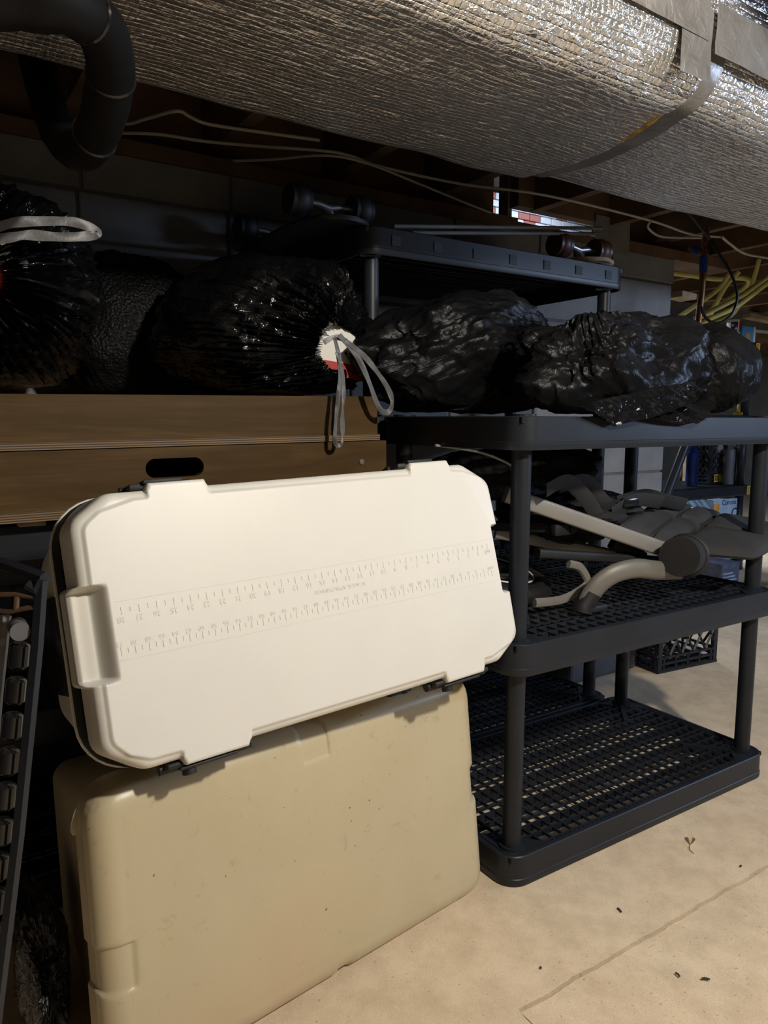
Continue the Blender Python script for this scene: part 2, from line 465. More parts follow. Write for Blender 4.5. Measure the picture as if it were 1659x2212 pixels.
# block wall behind the shelves, its end at X=1.8
WALLY, WX1, WTOP = 1.0, 1.8, 1.62
wl = MB().box((-2.6, WALLY+.006, 0), (WX1-.010, WALLY+.195, WTOP)).build('wall_left', 'mortar'); structure(wl)
bw, bh, bd = .392, .192, .05
blk = MB().box((0, 0, 0), (bw, bd, bh), .005).mesh('block'); blk.materials.append(M['block'])
half = MB().box((0, 0, 0), (.192, bd, bh), .005).mesh('block'); half.materials.append(M['block'])
endb = MB().box((-.192, .056, 0), (-.002, .2, bh), .005).mesh('block'); endb.materials.append(M['block'])
def put(name, me, parent, loc, rz=0):
    o = bpy.data.objects.new(name, me); COL.objects.link(o); o.parent = parent; o.location = loc; o.rotation_euler.z = rz; return o
top_row_z = 1.52
for row in range(8):
    z = 1.522-.2*(row)
    if row == 0: z = 1.522
    x = WX1-.392 if row % 2 else WX1-.192
    # top visible joint at X=-.18 in the top course
    if row % 2 == 0: put('block', half, wl, (WX1-.192, WALLY, z-0.0 if row else z-0.0)) if row else None
    nx = x if row % 2 else x-.4
    while nx > -2.6:
        if row == 0: pass
        put('block', blk, wl, (nx, WALLY, z)) if row else None
        nx -= .4
    if row: put('block', endb, wl, (WX1, WALLY, z))
# the top course is cut low under the sill
tb = MB().box((0, 0, 0), (bw, bd, WTOP-1.522), .004).mesh('block'); tb.materials.append(M['block'])
nx = WX1-.392-.008+.02
for k in range(11):
    put('block', tb, wl, (1.42-.4*k-.0, WALLY, 1.522))
et = MB().box((-.192, .056, 0), (-.002, .2, WTOP-1.522), .004).mesh('block'); et.materials.append(M['block'])
put('block', et, wl, (WX1, WALLY, 1.522))
sp = MB().box((-2.6, WALLY-.005, WTOP), (.90, WALLY+.14, WTOP+.04)).box((1.50, WALLY-.005, WTOP), (2.2, WALLY+.14, WTOP+.04)).build('trim_1', 'wood_joist'); structure(sp)
sp2 = MB().box((.90, WALLY-.005, 1.703), (1.50, WALLY+.04, 1.90)).build('trim_2', 'wood_joist'); structure(sp2)
sp3 = MB().box((.90, WALLY-.005, WTOP), (1.50, WALLY+.06, 1.648)).build('trim_3', 'wood_joist'); structure(sp3)
sp4 = MB().box((1.30, WALLY-.012, 1.60), (1.50, WALLY+.0, 1.73)).build('trim_4', 'grey_paint'); structure(sp4)

# ceiling: subfloor with joists running away from the viewer
CZ = 1.70
ce = MB().box((-3.4, -4.2, 1.90), (8.2, 6.2, 1.93)).build('ceiling', 'subfloor'); structure(ce)
jm = MB().box((-.02, -4.1, 0), (.02, 6.1, .2)).mesh('joist'); jm.materials.append(M['wood_joist'])
blkm = MB().box((0, -.02, 0), (.36, .02, .19)).mesh('light_block'); blkm.materials.append(M['wood_joist'])
jms = MB().box((-.02, -4.1, 0), (.02, WALLY+.02, .2)).mesh('joist'); jms.materials.append(M['wood_joist'])
for k in range(28):
    put('joist', jms if k in (10, 11) else jm, ce, (-3.0+.4*k, 0, CZ))
for k in range(27):  # boards added between the joists to stop bulb light passing over the duct
    put('light_block', blkm, ce, (-3.0+.4*k+.02, -.34, CZ+.002))
bm_ = MB().box((2.3, 2.0, CZ-.12), (8, 2.1, CZ)).build('beam', 'grey_paint', ce)
mb = MB().box((-2.6, WALLY+.13, WTOP+.04), (.9, WALLY+.17, 1.9)).box((1.5, WALLY+.13, WTOP+.04), (2.2, WALLY+.17, 1.9)).build('rim_board', 'wood_joist', ce)
for nm, a, b in (('wall_right', (8.1, -4.2, 0), (8.2, 6.2, 1.93)), ('wall_back', (-3.4, 6.1, 0), (8.2, 6.2, 1.93)),
                 ('wall_front', (-3.4, -4.2, 0), (8.2, -4.1, 1.93)), ('wall_far_left', (-3.4, -4.2, 0), (-3.3, 6.2, 1.93))):
    structure(MB().box(a, b).build(nm, 'block'))
# added window and brick well that make the bright patch above the wall
wn = MB().box((.90, WALLY+.05, WTOP), (1.50, WALLY+.10, WTOP+.02)).box((.90, WALLY+.05, 1.86), (1.50, WALLY+.10, 1.90)) \
    .box((.90, WALLY+.05, WTOP), (.92, WALLY+.10, 1.9)).box((1.48, WALLY+.05, WTOP), (1.50, WALLY+.10, 1.9)).build('added_window_1', 'grey_paint'); structure(wn)
bk = {}
for c in ('brick_red', 'brick_pale'):
    q = MB().box((0, 0, 0), (.062, .05, .027), .003).mesh('brick'); q.materials.append(M[c]); bk[c] = q
random.seed(3)
for r in range(9):
    for k in range(14):
        put('brick', bk['brick_red' if random.random() < .3 else 'brick_pale'], wn, (.82+.066*k+(.033 if r % 2 else 0), WALLY+.40, 1.62+.03*r))

# ================================================================== AIR DUCT
duct = thing('air_duct', 'foil wrapped air duct hanging under the joists across the picture top', 'duct', (0, 0, 1.48))
def duct_profile(ins):
    y0, y1, z0, z1 = -.250+ins, .262-ins, 1.478+ins, 1.698
    P = [(y0, z1)]
    def arc(cy, cz, r, a0, a1, n):
        for i in range(n+1):
            a = math.radians(a0+(a1-a0)*i/n); P.append((cy+r*math.cos(a), cz+r*math.sin(a)))
    for i in range(1, 8): P.append((y0, z1+(z0+.085-z1)*i/8))
    arc(y0+.085, z0+.085, .085, 180, 270, 10)
    for i in range(1, 24): P.append((y0+.085+(y1-.05-y0-.085)*i/24, z0))
    arc(y1-.05, z0+.05, .05, 270, 360, 8)
    for i in range(1, 6): P.append((y1, z0+.05+(z1-z0-.05)*i/5))
    return P
def seamx(y): return .165+.055*max(0, 1-((y-.06)/.22)**2)
def duct_piece(name, x0f, x1f, ins, n, seed, wob):
    P = duct_profile(ins); s = [0]
    for i in range(1, len(P)): s.append(s[-1]+math.dist(P[i], P[i-1]))
    V, F, UV = [], [], []
    for i in range(n+1):
        for j, (y, z) in enumerate(P):
            x = x0f(y)+(x1f(y)-x0f(y))*i/n
            w = wob*noise.noise(Vector((x*2.2, s[j]*5, seed)))+wob*.5*noise.noise(Vector((x*9, s[j]*14, seed)))
            y2, z2 = y+(.5*w if y < -.2 else 0), z+(w if z < 1.56 else 0)
            V.append((x, y2, z2)); UV.append((x, s[j]))
    m = len(P)
    for i in range(n):
        for j in range(m-1):
            F.append((i*m+j, i*m+j+1, (i+1)*m+j+1, (i+1)*m+j))
    F.append(tuple(range(m))); F.append(tuple(n*m+j for j in reversed(range(m))))
    me = bpy.data.meshes.new(name); me.from_pydata(V, [], F); ul = me.uv_layers.new(name='UVMap')
    for lp in me.loops: ul.data[lp.index].uv = UV[lp.vertex_index]
    o = link(name, me, 'foil', duct, True); autosmooth(o, 50); return o
duct_piece('insulation_wrap', lambda y: -3.2, seamx, 0, 160, 1.0, .008)
duct_piece('insulation_wrap', lambda y: seamx(y)-.05, lambda y: 7.5, .009, 200, 5.0, .006)
# exposed fibreglass at the lifted seam
mb = MB(); pts = [(seamx(-.17+.02*i)-.004, -.17+.02*i, 1.4825) for i in range(9)]
mb.tube(pts, .006, 6, taper=[.4, .8, 1, 1, 1, 1, .8, .6, .3]); mb.build('insulation_fibre', 'insulation', duct, True, label='torn yellow fibreglass edge at the seam')
# smooth tape: one band round the right piece beside the seam, strips on the front face
def wrap_tape(name, x0f, x1f, ins, j0, j1):
    P = duct_profile(ins)[j0:j1]; V, F = [], []
    for i in range(7):
        for (y, z) in P:
            x = x0f(y)+(x1f(y)-x0f(y))*i/6
            V.append((x, y, z+.0015*noise.noise(Vector((x*20, y*15, 2)))))
    m = len(P)
    for i in range(6):
        for j in range(m-1): F.append((i*m+j, i*m+j+1, (i+1)*m+j+1, (i+1)*m+j))
    mb = MB(); mb.add(V, F); return mb.build(name, 'tape', duct, True)
wrap_tape('foil_tape', lambda y: seamx(y)-.01, lambda y: seamx(y)+.055, .0065, 9, 50)
def face_tape(x0, x1, z0, z1, y=-.2525, skew=0):
    V, F = [], []
    for i in range(13):
        for j in range(5):
            x = x0+(x1-x0)*i/12; z = z0+(z1-z0)*j/4+skew*(x-x0)
            V.append((x, y-.003*noise.noise(Vector((x*14, z*30, 4)))-.002, z))
    for i in range(12):
        for j in range(4): F.append((i*5+j, i*5+j+1, i*5+j+6, i*5+j+5))
    MB().add(V, F).build('foil_tape', 'tape', duct, True)
face_tape(.08, .16, 1.50, 1.612, -.2545)
face_tape(-.20, .15, 1.572, 1.640, -.2560, -.03)
face_tape(.165, .60, 1.545, 1.625, -.2580, -.02)

# foam covered pipe loop hanging at the upper left
pp = [atD(x, y, d) for x, y, d in [(-190, -30, .74), (-60, -8, .76), (60, 0, .78), (150, 12, .80), (212, 55, .85), (238, 130, .91), (234, 200, .96), (218, 265, 1.01), (190, 315, 1.06), (160, 322, 1.11), (134, 296, 1.18), (112, 250, 1.26), (95, 200, 1.36), (80, 150, 1.46), (66, 100, 1.56), (55, 60, 1.66)]]
def smooth_path(P, k=4):
    P = [Vector(p) for p in P]; out = []
    for i in range(len(P)-1):
        a, b, c, d = P[max(0, i-1)], P[i], P[i+1], P[min(len(P)-1, i+2)]
        for j in range(k):
            t = j/k
            out.append(.5*((2*b)+(c-a)*t+(2*a-5*b+4*c-d)*t*t+(3*b-a-3*c+d)*t**3))
    out.append(P[-1]); return out
sp_ = smooth_path(pp)
mb = MB(); mb.tube(sp_, .0295, 18, taper=[1+.06*noise.noise(Vector((i*.5, 1, 2))) for i in range(len(sp_))])
pipe = single('insulated_pipe', 'foam_pipe', mb, 'black foam covered pipe bending in a U under the duct', 'pipe', True)
for i in (14, 22, 30):
    o = MB(); o.ring(sp_[i], sp_[i+1]-sp_[i-1], .0285, .003, 24, 6); q = o.build('tape_band', 'black_gloss', None, True)
    q.parent = pipe; q.matrix_parent_inverse = Matrix.Translation(-pipe.location)

# cables stapled along the joists
def cable(px, z, r, m, label):
    P = [atZ(x, y, z) if not isinstance(z, (list, tuple)) else atZ(x, y, z[i]) for i, (x, y) in enumerate(px)]
    mb = MB(); mb.tube(smooth_path(P, 5), r, 7); return single('cable', m, mb, label, 'cable', True)
cable([(-60, 250), (80, 262), (260, 268), (310, 258), (380, 240), (410, 252), (450, 268), (560, 285), (690, 303)], 1.685, .0042, 'cable', 'white cable tied to a joist in a peak right of the black pipe')
cable([(-60, 262), (60, 270), (230, 286), (340, 290), (440, 305), (560, 316), (700, 326), (760, 338), (830, 362), (1000, 398), (1180, 422), (1400, 475), (1490, 505), (1560, 512)], 1.672, .0042, 'cable', 'long white cable running below the duct to the far right')
cable([(240, 305), (330, 332), (450, 347), (580, 345), (700, 336), (790, 352), (900, 395), (1010, 440), (1100, 475)], 1.660, .0036, 'cable', 'thin grey cable sagging lowest along the wall top')
cable([(1560, 512), (1575, 525), (1610, 548), (1665, 559), (1720, 575)], 1.66, .005, 'cable', 'white cable dropping at the right edge under the duct')
cable([(1405, 478), (1400, 492), (1420, 508), (1450, 513), (1530, 514)], 1.668, .0045, 'cable', 'short pale cable loop left of the copper pipe')

# ================================================================== SHELVING UNITS
PL, PD, OV, RH = .83, .40, .045, .064
def shelf_meshes():
    W_, D_ = PL+2*OV, PD+2*OV
    x0, y0, x1, y1 = -OV, -OV, PL+OV, PD+OV
    def ringl(o, z, r): return [(x, y, z) for x, y in rrect(x0-o, y0-o, x1+o, y1+o, r+o, 6)]
    r = .045
    rim = MB(); prof = [(-.014, -.004), (-.010, 0), (-.002, 0), (0, -.002), (.0005, -.048), (.002, -.0495), (.002, -.0625), (.001, -RH), (-.002, -RH), (-.004, -.05), (-.006, -.008), (-.014, -.008)]
    rim.loft([ringl(o, z, r) for o, z in prof], close=True)
    g = MB()
    zt = -.003
    ix0, iy0, ix1, iy1 = x0+.010, y0+.010, x1-.010, y1-.010
    # ribs along the length: deep ribs with narrow shallow rows between them
    y = iy0+.012; k = 0
    while y < iy1-.012:
        g.box((ix0, y-.0020, zt-(.004, .013, .018)[k % 3]), (ix1, y+.0020, zt))
        y += (.018 if k % 3 == 2 else .033); k += 1
    nx = 29
    for i in range(nx+1):
        x = ix0+.012+(ix1-ix0-.024)*i/nx
        g.box((x-.0022, iy0, zt-.006), (x+.0022, iy1, zt-.0004))
    for y in (iy0, iy1-.0035, iy0+.008, iy1-.011): g.box((ix0, y, zt-.01), (ix1, y+.0035, zt+.001))
    for x in (ix0, ix1-.0035, ix0+.008, ix1-.011): g.box((x, iy0, zt-.01), (x+.0035, iy1, zt+.001))
    k = int(W_/.014)
    for i in range(k):
        x = ix0+(ix1-ix0)*i/k
        for y in (iy0, iy1-.011): g.box((x, y, zt-.008), (x+.005, y+.011, zt+.0008))
    cs = []
    for px, sx in ((0, 1), (PL, -1)):
        for py, sy in ((0, 1), (PD, -1)):
            c = MB(); cs.append(c)
            c.cyl((px, py, -.058), (px, py, .004), .0265, 20)
            P = [(px-sx*.03, py-sy*.03), (px+sx*.075, py-sy*.03), (px-sx*.03, py+sy*.075)]
            c.loft([[(a, b, -.016) for a, b in P], [(a, b, -.0015) for a, b in P]])
            d = Vector((sx, sy, 0)).normalized(); n = Vector((-d.y, d.x, 0))
            c.obox(Vector((px, py, -.012))+d*.075, d, n, Vector((0, 0, 1)), .075, .006, .012)
    return rim.mesh('shelf'), g.mesh('grating'), [c.mesh('corner_socket') for c in cs]
SM = shelf_meshes()
for q in [SM[0], SM[1]]+SM[2]: q.materials.append(M['black_plastic'])
SM[0].polygons.foreach_set('use_smooth', [True]*len(SM[0].polygons)); SM[0].set_sharp_from_angle(angle=math.radians(35))
def shelving(label, ox, oy, tops):
    u = thing('shelving_unit', label, 'shelving', (ox, oy, 0), absolute=False)
    prev = None
    for z in tops:
        s = put('shelf', SM[0], u, (0, 0, z)); put('grating', SM[1], s, (0, 0, 0)); [put('corner_socket', q_, s, (0, 0, 0)) for q_ in SM[2]]
        if prev is not None:
            me = MB().cyl((0, 0, 0), (0, 0, z-RH-prev), .0195, 24).mesh('post'); me.materials.append(M['black_plastic'])
            me.polygons.foreach_set('use_smooth', [True]*len(me.polygons)); me.set_sharp_from_angle(angle=math.radians(50))
            for px in (0, PL):
                for py in (0, PD): put('post', me, u, (px, py, prev))
        prev = z
    return u
T1, T2, T3, T4 = .065, .507, .949, 1.391
shelving('black plastic shelving unit in front with a folded stroller on its middle shelf', 0, 0, [T1, T2, T3])
U2X, U2Y = -.033, .500
u2 = shelving('taller black shelving unit behind it with a skateboard on top', U2X, U2Y, [T1, T2, T3, T4])
top = [c for c in u2.children if c.name.startswith('shelf')][-1]
for k in range(7):  # black patches put in for the shade inside the rim slots
    o = MB().box((.03+.125*k, -OV-.0022, -.040), (.055+.125*k, -OV+.001, -.016)).build('rim_slot_shade', 'black_ink', None); o.parent = top
shelving('black plastic shelving unit hidden under the plywood boards', -1.16, .44, [T1, .40, .752])

# ================================================================== COOLERS
def frame_matrix(O, a, b, n):
    a, b, n = Vector(a).normalized(), Vector(b).normalized(), Vector(n).normalized()
    return Matrix(((a.x, n.x, -b.x, O[0]), (a.y, n.y, -b.y, O[1]), (a.z, n.z, -b.z, O[2]), (0, 0, 0, 1)))
def ortho(a, b):
    a = Vector(a).normalized(); b = Vector(b); b = (b-a*b.dot(a)).normalized(); return a, b, a.cross(-b) * 1.0
def cooler_root(name, label, O, a, b, hv):
    a, b, _ = ortho(a, b); n = (-b).cross(a)           # local x along the lid, y into the body, z up the lid
    base = Vector(O)+b*hv
    return thing(name, label, 'cooler', mw=frame_matrix(base, a, b, n), absolute=False)
def lid_surface(outline, wfun, step=.003, nd=52, cx=.2, skirt=()):
    P = resample(outline, step); n = len(P)
    ts = np.concatenate([np.array([0, .25, .45, .6, .68]), np.linspace(.72, 1, nd)])
    B = np.stack([np.clip(P[:, 0]*.55, -cx, cx), np.zeros(n)], 1)
    allp = np.concatenate([B+(P-B)*t for t in ts]); w = wfun(allp)
    loops = [[(allp[i*n+j][0], w[i*n+j], -allp[i*n+j][1]) for j in range(n)] for i in range(len(ts))]
    w1 = w[-n:]
    nrm = np.roll(P, -1, 0)-np.roll(P, 1, 0); nrm = np.stack([nrm[:, 1], -nrm[:, 0]], 1); nrm /= np.linalg.norm(nrm, axis=1)[:, None]+1e-9
    if (nrm*P).sum() < 0: nrm = -nrm
    for off, wz, bl in skirt:
        Q = P+nrm*off; ww = w1*(1-bl)+wz
        loops.append([(Q[j][0], ww[j], -Q[j][1]) for j in range(n)])
    mb = MB(); mb.loft(loops, True, True); return mb
def body_loft(hu, hv, r, prof, notch=0.0, nd=.05):
    loops = []
    for off, w in prof:
        a, b = hu+off, hv+off
        P = rrect(-a, -b, a, b, max(.01, r+off*.5), 8)
        if notch:
            Q = []
            for (x, y) in P: Q.append((x, y))
            P = [tuple(p) for p in resample(Q, .012)] if False else Q
        loops.append([(x, w, y) for x, y in P])
    mb = MB(); mb.loft(loops); return mb

# --- white cooler -------------------------------------------------
WO, WA, WB = (-.451, -.060, .675), (.998, .061, .027), (.042, -.259, -.965)
HV = .186
wc = cooler_root('white_cooler', 'white cooler lying on its side on the tan cooler, ruler on its lid', WO, WA, WB, HV)
OFF = Vector((0, 0, HV))
wout = round_poly([(-.376, -.150), (-.325, -.186), (-.271, -.186), (-.267, -.194), (-.184, -.194), (-.181, -.186), (.194, -.186), (.198, -.194), (.283, -.194), (.287, -.186), (.325, -.186), (.388, -.150),
                   (.388, -.064), (.391, -.060), (.391, .060), (.390, .064), (.392, .150), (.333, .186), (.289, .186), (.285, .194), (.198, .194), (.194, .186), (-.176, .186), (-.180, .194), (-.272, .194), (-.276, .186), (-.325, .186), (-.376, .150),
                   (-.376, .066), (-.386, .062), (-.386, -.062), (-.376, -.066)],
                  [.03, .03, .003, .003, .003, .003, .003, .003, .003, .003, .03, .03, .003, .003, .003, .003, .03, .03, .003, .003, .003, .003, .003, .003, .003, .003, .03, .03, .003, .006, .006, .003], 4)
wpan = round_poly([(-.361, -.142), (-.338, -.160), (-.290, -.1725), (-.271, -.1725), (-.270, -.22), (-.181, -.22), (-.180, -.1725), (.194, -.1715), (.195, -.22), (.286, -.22), (.287, -.1725), (.315, -.171), (.360, -.157), (.375, -.135),
                   (.379, .135), (.364, .157), (.310, .1715), (.289, .1715), (.288, .22), (.195, .22), (.194, .1735), (-.174, .1735), (-.175, .22), (-.275, .22), (-.276, .1735), (-.318, .1725), (-.345, .160), (-.363, .140)],
                  [.02, .02, .02, .003, .002, .002, .003, .003, .002, .002, .003, .015, .015, .015, .015, .015, .015, .003, .002, .002, .003, .003, .002, .002, .003, .02, .02, .02], 4)
wpan_a, wout_a = np.array(wpan), np.array(wout)
def white_w(p):
    d = sdf(p, wpan_a); do = -sdf(p, wout_a)
    u, v = p[:, 0], p[:, 1]
    w = .0038*sstep(-.003, .0035, d)
    r = np.where(d < 0, .006, .015)
    k = np.clip(r-do, 0, r)
    w = w+r-np.sqrt(np.maximum(r*r-k*k, 0))
    side = sstep(.0655, .0570, np.abs(v))
    sl = np.clip((-.340-u), 0, 1)
    prof = .030*sstep(0, .021, sl)+.002*sstep(.020, .036, sl)+.008*sstep(.040, .050, sl)
    w = np.where(u < -.325, w*(1-side)+prof*side, w)
    sr = np.clip(u-.359, 0, 1)
    w = np.where(u > .34, w*(1-side)+(.045*sstep(0, .012, sr))*side, w)
    # the right corners slope off along a diagonal fold
    for sg in (-1, 1):
        nx, ny = .75, .66
        e = (u-.315)*nx+(sg*v-.166)*ny if sg < 0 else (u-.255)*.46+(v-.113)*.89-.0
        fall = np.clip((u-.315)*.905+(-v-.166)*.42, 0, 1)*.08 if sg < 0 else np.clip((u-.262)*.46+(v-.110)*.89, 0, 1)*.06
        w = w+np.where((u > .1) & (sg*v > .03), fall, 0)
    return w
lid = lid_surface(wout, white_w, .0018, 66, .2, skirt=[(.0004, .003, 0), (.0006, .007, 0), (.0008, .014, .3), (.002, .060, .92), (.001, .064, .95), (-.006, .064, .95)]).build('lid', 'white_plastic', wc, True); lid.location = OFF
g = body_loft(.380, .190, .072, [(0, .065), (.002, .100)]).build('gasket', 'gasket', wc, True); g.location = OFF
bd_ = body_loft(.383, .193, .075, [(-.003, .100), (.001, .101), (.002, .104), (.000, .108), (-.006, .112), (-.007, .13), (-.009, .165), (-.011, .167), (-.028, .335), (-.036, .345)]).build('body', 'white_shell', wc, True); bd_.location = OFF
# side handle recess: its shade put in as a black box on the left end
hb = MB().box((-.3760, .150, -.085), (-.350, .290, .065), .006).build('grip_shade', 'black_gloss', wc, True, label='black box for the shade in the end grip recess'); hb.location = OFF
# latches: flat black hasps on both long edges
for u0 in (-.268, .200):
    mb = MB(); mb.box((u0-.022, .012, .1865), (u0+.070, .062, .1960), .003); mb.box((u0-.004, .004, .1930), (u0+.052, .040, .1990), .002); mb.cyl((u0-.028, .040, .190), (u0+.076, .040, .190), .006, 12)
    q = mb.build('latch', 'black_rubber', wc, True, label='black upper latch'); q.location = OFF
for u0 in (-.275, .196):
    mb = MB(); mb.box((u0-.020, .012, -.1965), (u0+.105, .060, -.1880), .003); mb.box((u0-.004, .010, -.201), (u0+.080, .034, -.196), .002); mb.cyl((u0-.026, .035, -.196), (u0+.110, .035, -.196), .008, 12)
    mb.cyl((u0+.012, .024, -.201), (u0+.012, .024, -.210), .010, 14)
    q = mb.build('latch', 'black_rubber', wc, True, label='black lower latch with round knob'); q.location = OFF
# moulded ruler: upside down as the photo shows it
EX, EZ = Vector((-1, 0, 0)), Vector((0, 0, -1))
tk = MB(); tx = MB(); tk2 = MB(); tx2 = MB(); tx3 = MB()
def tick(mb, u, v, l, wd=.0014):
    mb.box((u-wd/2, -.0006, -v-l/2), (u+wd/2, .0004, -v+l/2))
U28, U0 = -.328, .341; pi_ = (U0-U28)/28
def ln(u, a, b): return a+(b-a)*(u-U28)/(U0-U28)
for i in range(0, 57):
    u = U0-i*pi_/2; 
    if u < -.335: continue
    tick(tk, u, ln(u, -.0255, -.0265)-(0 if i % 2 == 0 else .001), .0105 if i % 2 == 0 else .0065)
for i in range(0, 29):
    u = U0-i*pi_
    write(tx, str(i) if i else 'in0', .0112, (u-.0015, -.0006, -ln(u, -.0140, -.0165)), EX, EZ, 1.0)
pc = pi_/2.54
for i in range(0, 73):
    u = U0-.012-i*pc*1.0
    u = U0-i*(U0-(-.3355))/72
    tick(tk2, u, ln(u, .0275, .0240)-(0 if i % 2 == 0 else .001), .0105 if i % 2 == 0 else .0065)
    if i % 2 == 0:
        write(tx2, str(i) if i else 'cm0', .0092, (u-.001, -.0006, -(ln(u, .0175, .0145))), EX, EZ, 1.0)
write(tx3, 'SCALE IS APPROXIMATE', .0090, (.0120, -.0006, .0015), (EX+EZ*.0).normalized(), EZ, 1.0)
for v0, u0, u1 in ((-.0385, -.333, .358), (.0385, -.339, .352)):
    tk.box((u0, -.0004, -v0-.0005), (u1, .0004, -v0+.0005))
for mb_, nm_ in ((tk, 'inch_ticks'), (tk2, 'centimetre_ticks'), (tx, 'inch_numbers'), (tx2, 'centimetre_numbers'), (tx3, 'scale_lettering')):
    q = mb_.build(nm_, 'white_mark', wc); q.location = OFF

# --- tan cooler ---------------------------------------------------
TO, TA, TB = (-.465, -.042, .2225), (.990, .143, -.012), (.006, -.128, -.992)
THV = .2195
tc = cooler_root('tan_cooler', 'scuffed tan cooler standing on its side on the floor under the white one', TO, TA, TB, THV)
TOFF = Vector((0, 0, THV))
tout = round_poly([(-.369, -.2195), (-.026, -.2195), (-.022, -.2150), (.024, -.2150), (.028, -.2195), (.392, -.2195), (.392, -.032), (.384, -.028), (.384, .026), (.394, .030), (.394, .2195), (.045, .2195), (.043, .2150), (.022, .2150), (.020, .2195), (-.369, .2195), (-.369, .062), (-.365, .058), (-.365, .002), (-.369, -.002)],
                  [.058, .003, .003, .003, .003, .05, .004, .004, .004, .004, .052, .002, .002, .002, .002, .055, .003, .003, .003, .003], 8)
tout_a = np.array(tout)
def tan_w(p):
    do = -sdf(p, tout_a); r = .036
    k = np.clip(r-do, 0, r)/r
    w = .030*(1-np.sqrt(np.maximum(1-k**2.2, 0)))
    u, v = p[:, 0], p[:, 1]
    w = w+.0005*sstep(.055, .040, do)
    # raised pads on the rim beside the latches
    pad = sstep(.064, .060, v)*sstep(-.004, 0, v)*sstep(-.318, -.328, u)
    w = w+.0030*pad*sstep(.05, .045, do)
    pad2 = sstep(.030, .026, u)*sstep(-.026, -.022, u)*sstep(-.155, -.165, v)
    w = w+.0028*pad2
    # the crowned panel
    w = w-.004*(1-(u/.39)**2)*(1-(v/.22)**2)
    return w
lid2 = lid_surface(tout, tan_w, .0030, 50, .2, skirt=[(.0004, .002, 0), (.0005, .005, 0), (.0006, .010, .2), (.001, .058, .92), (-.002, .062, .95), (-.014, .062, .95)]).build('lid', 'tan', tc, True); lid2.location = TOFF
g = body_loft(.350, .198, .05, [(0, .061), (0, .076)]).build('gasket', 'gasket', tc, True); g.location = TOFF
b2 = body_loft(.350, .200, .055, [(-.006, .075), (0, .077), (.001, .095), (-.008, .098), (-.012, .14), (-.050, .40), (-.062, .415)]).build('body', 'tan', tc, True); b2.location = TOFF
mb = MB()
for u0 in (-.185, .215):
    mb = MB(); mb.box((u0-.03, .020, .2120), (u0+.03, .075, .2225), .004); mb.cyl((u0+.01, .030, .216), (u0+.01, .030, .230), .013, 18)
    q = mb.build('latch', 'black_rubber', tc, True, label='black rubber latch with a round knob'); q.location = TOFF
mb = MB()
cr = [(-.372+.055*(1-math.cos(t)), .058, .150+.060*math.sin(t)) for t in [math.radians(5*i) for i in range(0, 19)]]
mb.tube(cr, .0055, 6, flat=.7, taper=[.4]+[1]*17+[.4]); q = mb.build('hinge_lip', 'tan', tc, True); q.location = TOFF

# ================================================================== PLYWOOD BOARDS (open trays, deck below)
def tray(label, xr, y0, z0, h, deck, slope, hole=None, screw=None):
    R = Matrix.Translation((xr, y0, z0)) @ Matrix.Rotation(-slope, 4, 'Y')
    t = thing('plywood_tray', label, 'game board', mw=R, absolute=False)
    Lx, D, th = 1.22, .58, .018
    MB().box((-Lx, -.004, 0), (0.004, D, deck)).build('deck', 'ply', t, label='plywood deck with layered edge')
    z1 = deck
    if hole is None:
        f = MB().box((-Lx, 0, z1), (0, th, h)).build('front_rail', 'board', t)
    else:
        hx, hz, hw, hr = hole
        inner, outer = [], []
        n = 64
        for k in range(n):
            a = 2*math.pi*(k+.5)/n; c, s = math.cos(a), math.sin(a)
            sx = (1 if c > 0 else -1)*(hw/2-hr)
            inner.append((hx+sx+hr*c, hz+hr*s))
        def rect_hit(p):
            x, z = p; dx, dz = x-hx, z-hz; best = 1e9
            for q, d, o in ((0, dx, hx), (-Lx, dx, hx), (h, dz, hz), (z1, dz, hz)):
                if abs(d) > 1e-9:
                    k_ = (q-o)/d
                    if k_ > 0: best = min(best, k_)
            return (hx+dx*best, hz+dz*best)
        corners = [(0, h), (-Lx, h), (-Lx, z1), (0, z1)]
        mb = MB(); outer = [rect_hit(p) for p in inner]
        for (cx_, cz_) in corners:     # snap the nearest ray on each side to the corner
            j = min(range(n), key=lambda i: (outer[i][0]-cx_)**2+(outer[i][1]-cz_)**2); outer[j] = (cx_, cz_)
        mb.loft([[(x, 0, z) for x, z in outer], [(x, 0, z) for x, z in inner], [(x, th, z) for x, z in inner], [(x, th, z) for x, z in outer]], close=True)
        f = mb.build('front_rail', 'board', t)
    MB().box((-Lx, D-th, z1), (0, D, h)).build('back_rail', 'board', t)
    MB().box((-th, th, z1), (0, D-th, h)).build('side_rail', 'board', t)
    MB().box((-Lx, th, z1), (-Lx+th, D-th, h)).build('side_rail', 'board', t)
    if screw:
        sx, sz = screw
        s_ = MB(); s_.cyl((sx, .001, sz), (sx, -.0022, sz), .0062, 18); s_.cyl((sx, -.0022, sz), (sx, -.0030, sz), .0036, 14)
        q = s_.build('screw', 'steel', None, True); q.parent = f
        k_ = MB(); k_.cyl((sx, -.0030, sz), (sx, -.0036, sz), .0024, 6); 
    return t
BY = .35
SL = .012
pu = atY(815, 945, BY); pl_ = atY(835, 1005, BY)
zl_top = .8925
low = tray('lower plywood cornhole board with an oval handle hole and a screw', -.084, BY, .772, .1225, .017, SL, None, None)
bpy.data.objects.remove(low) if False else None
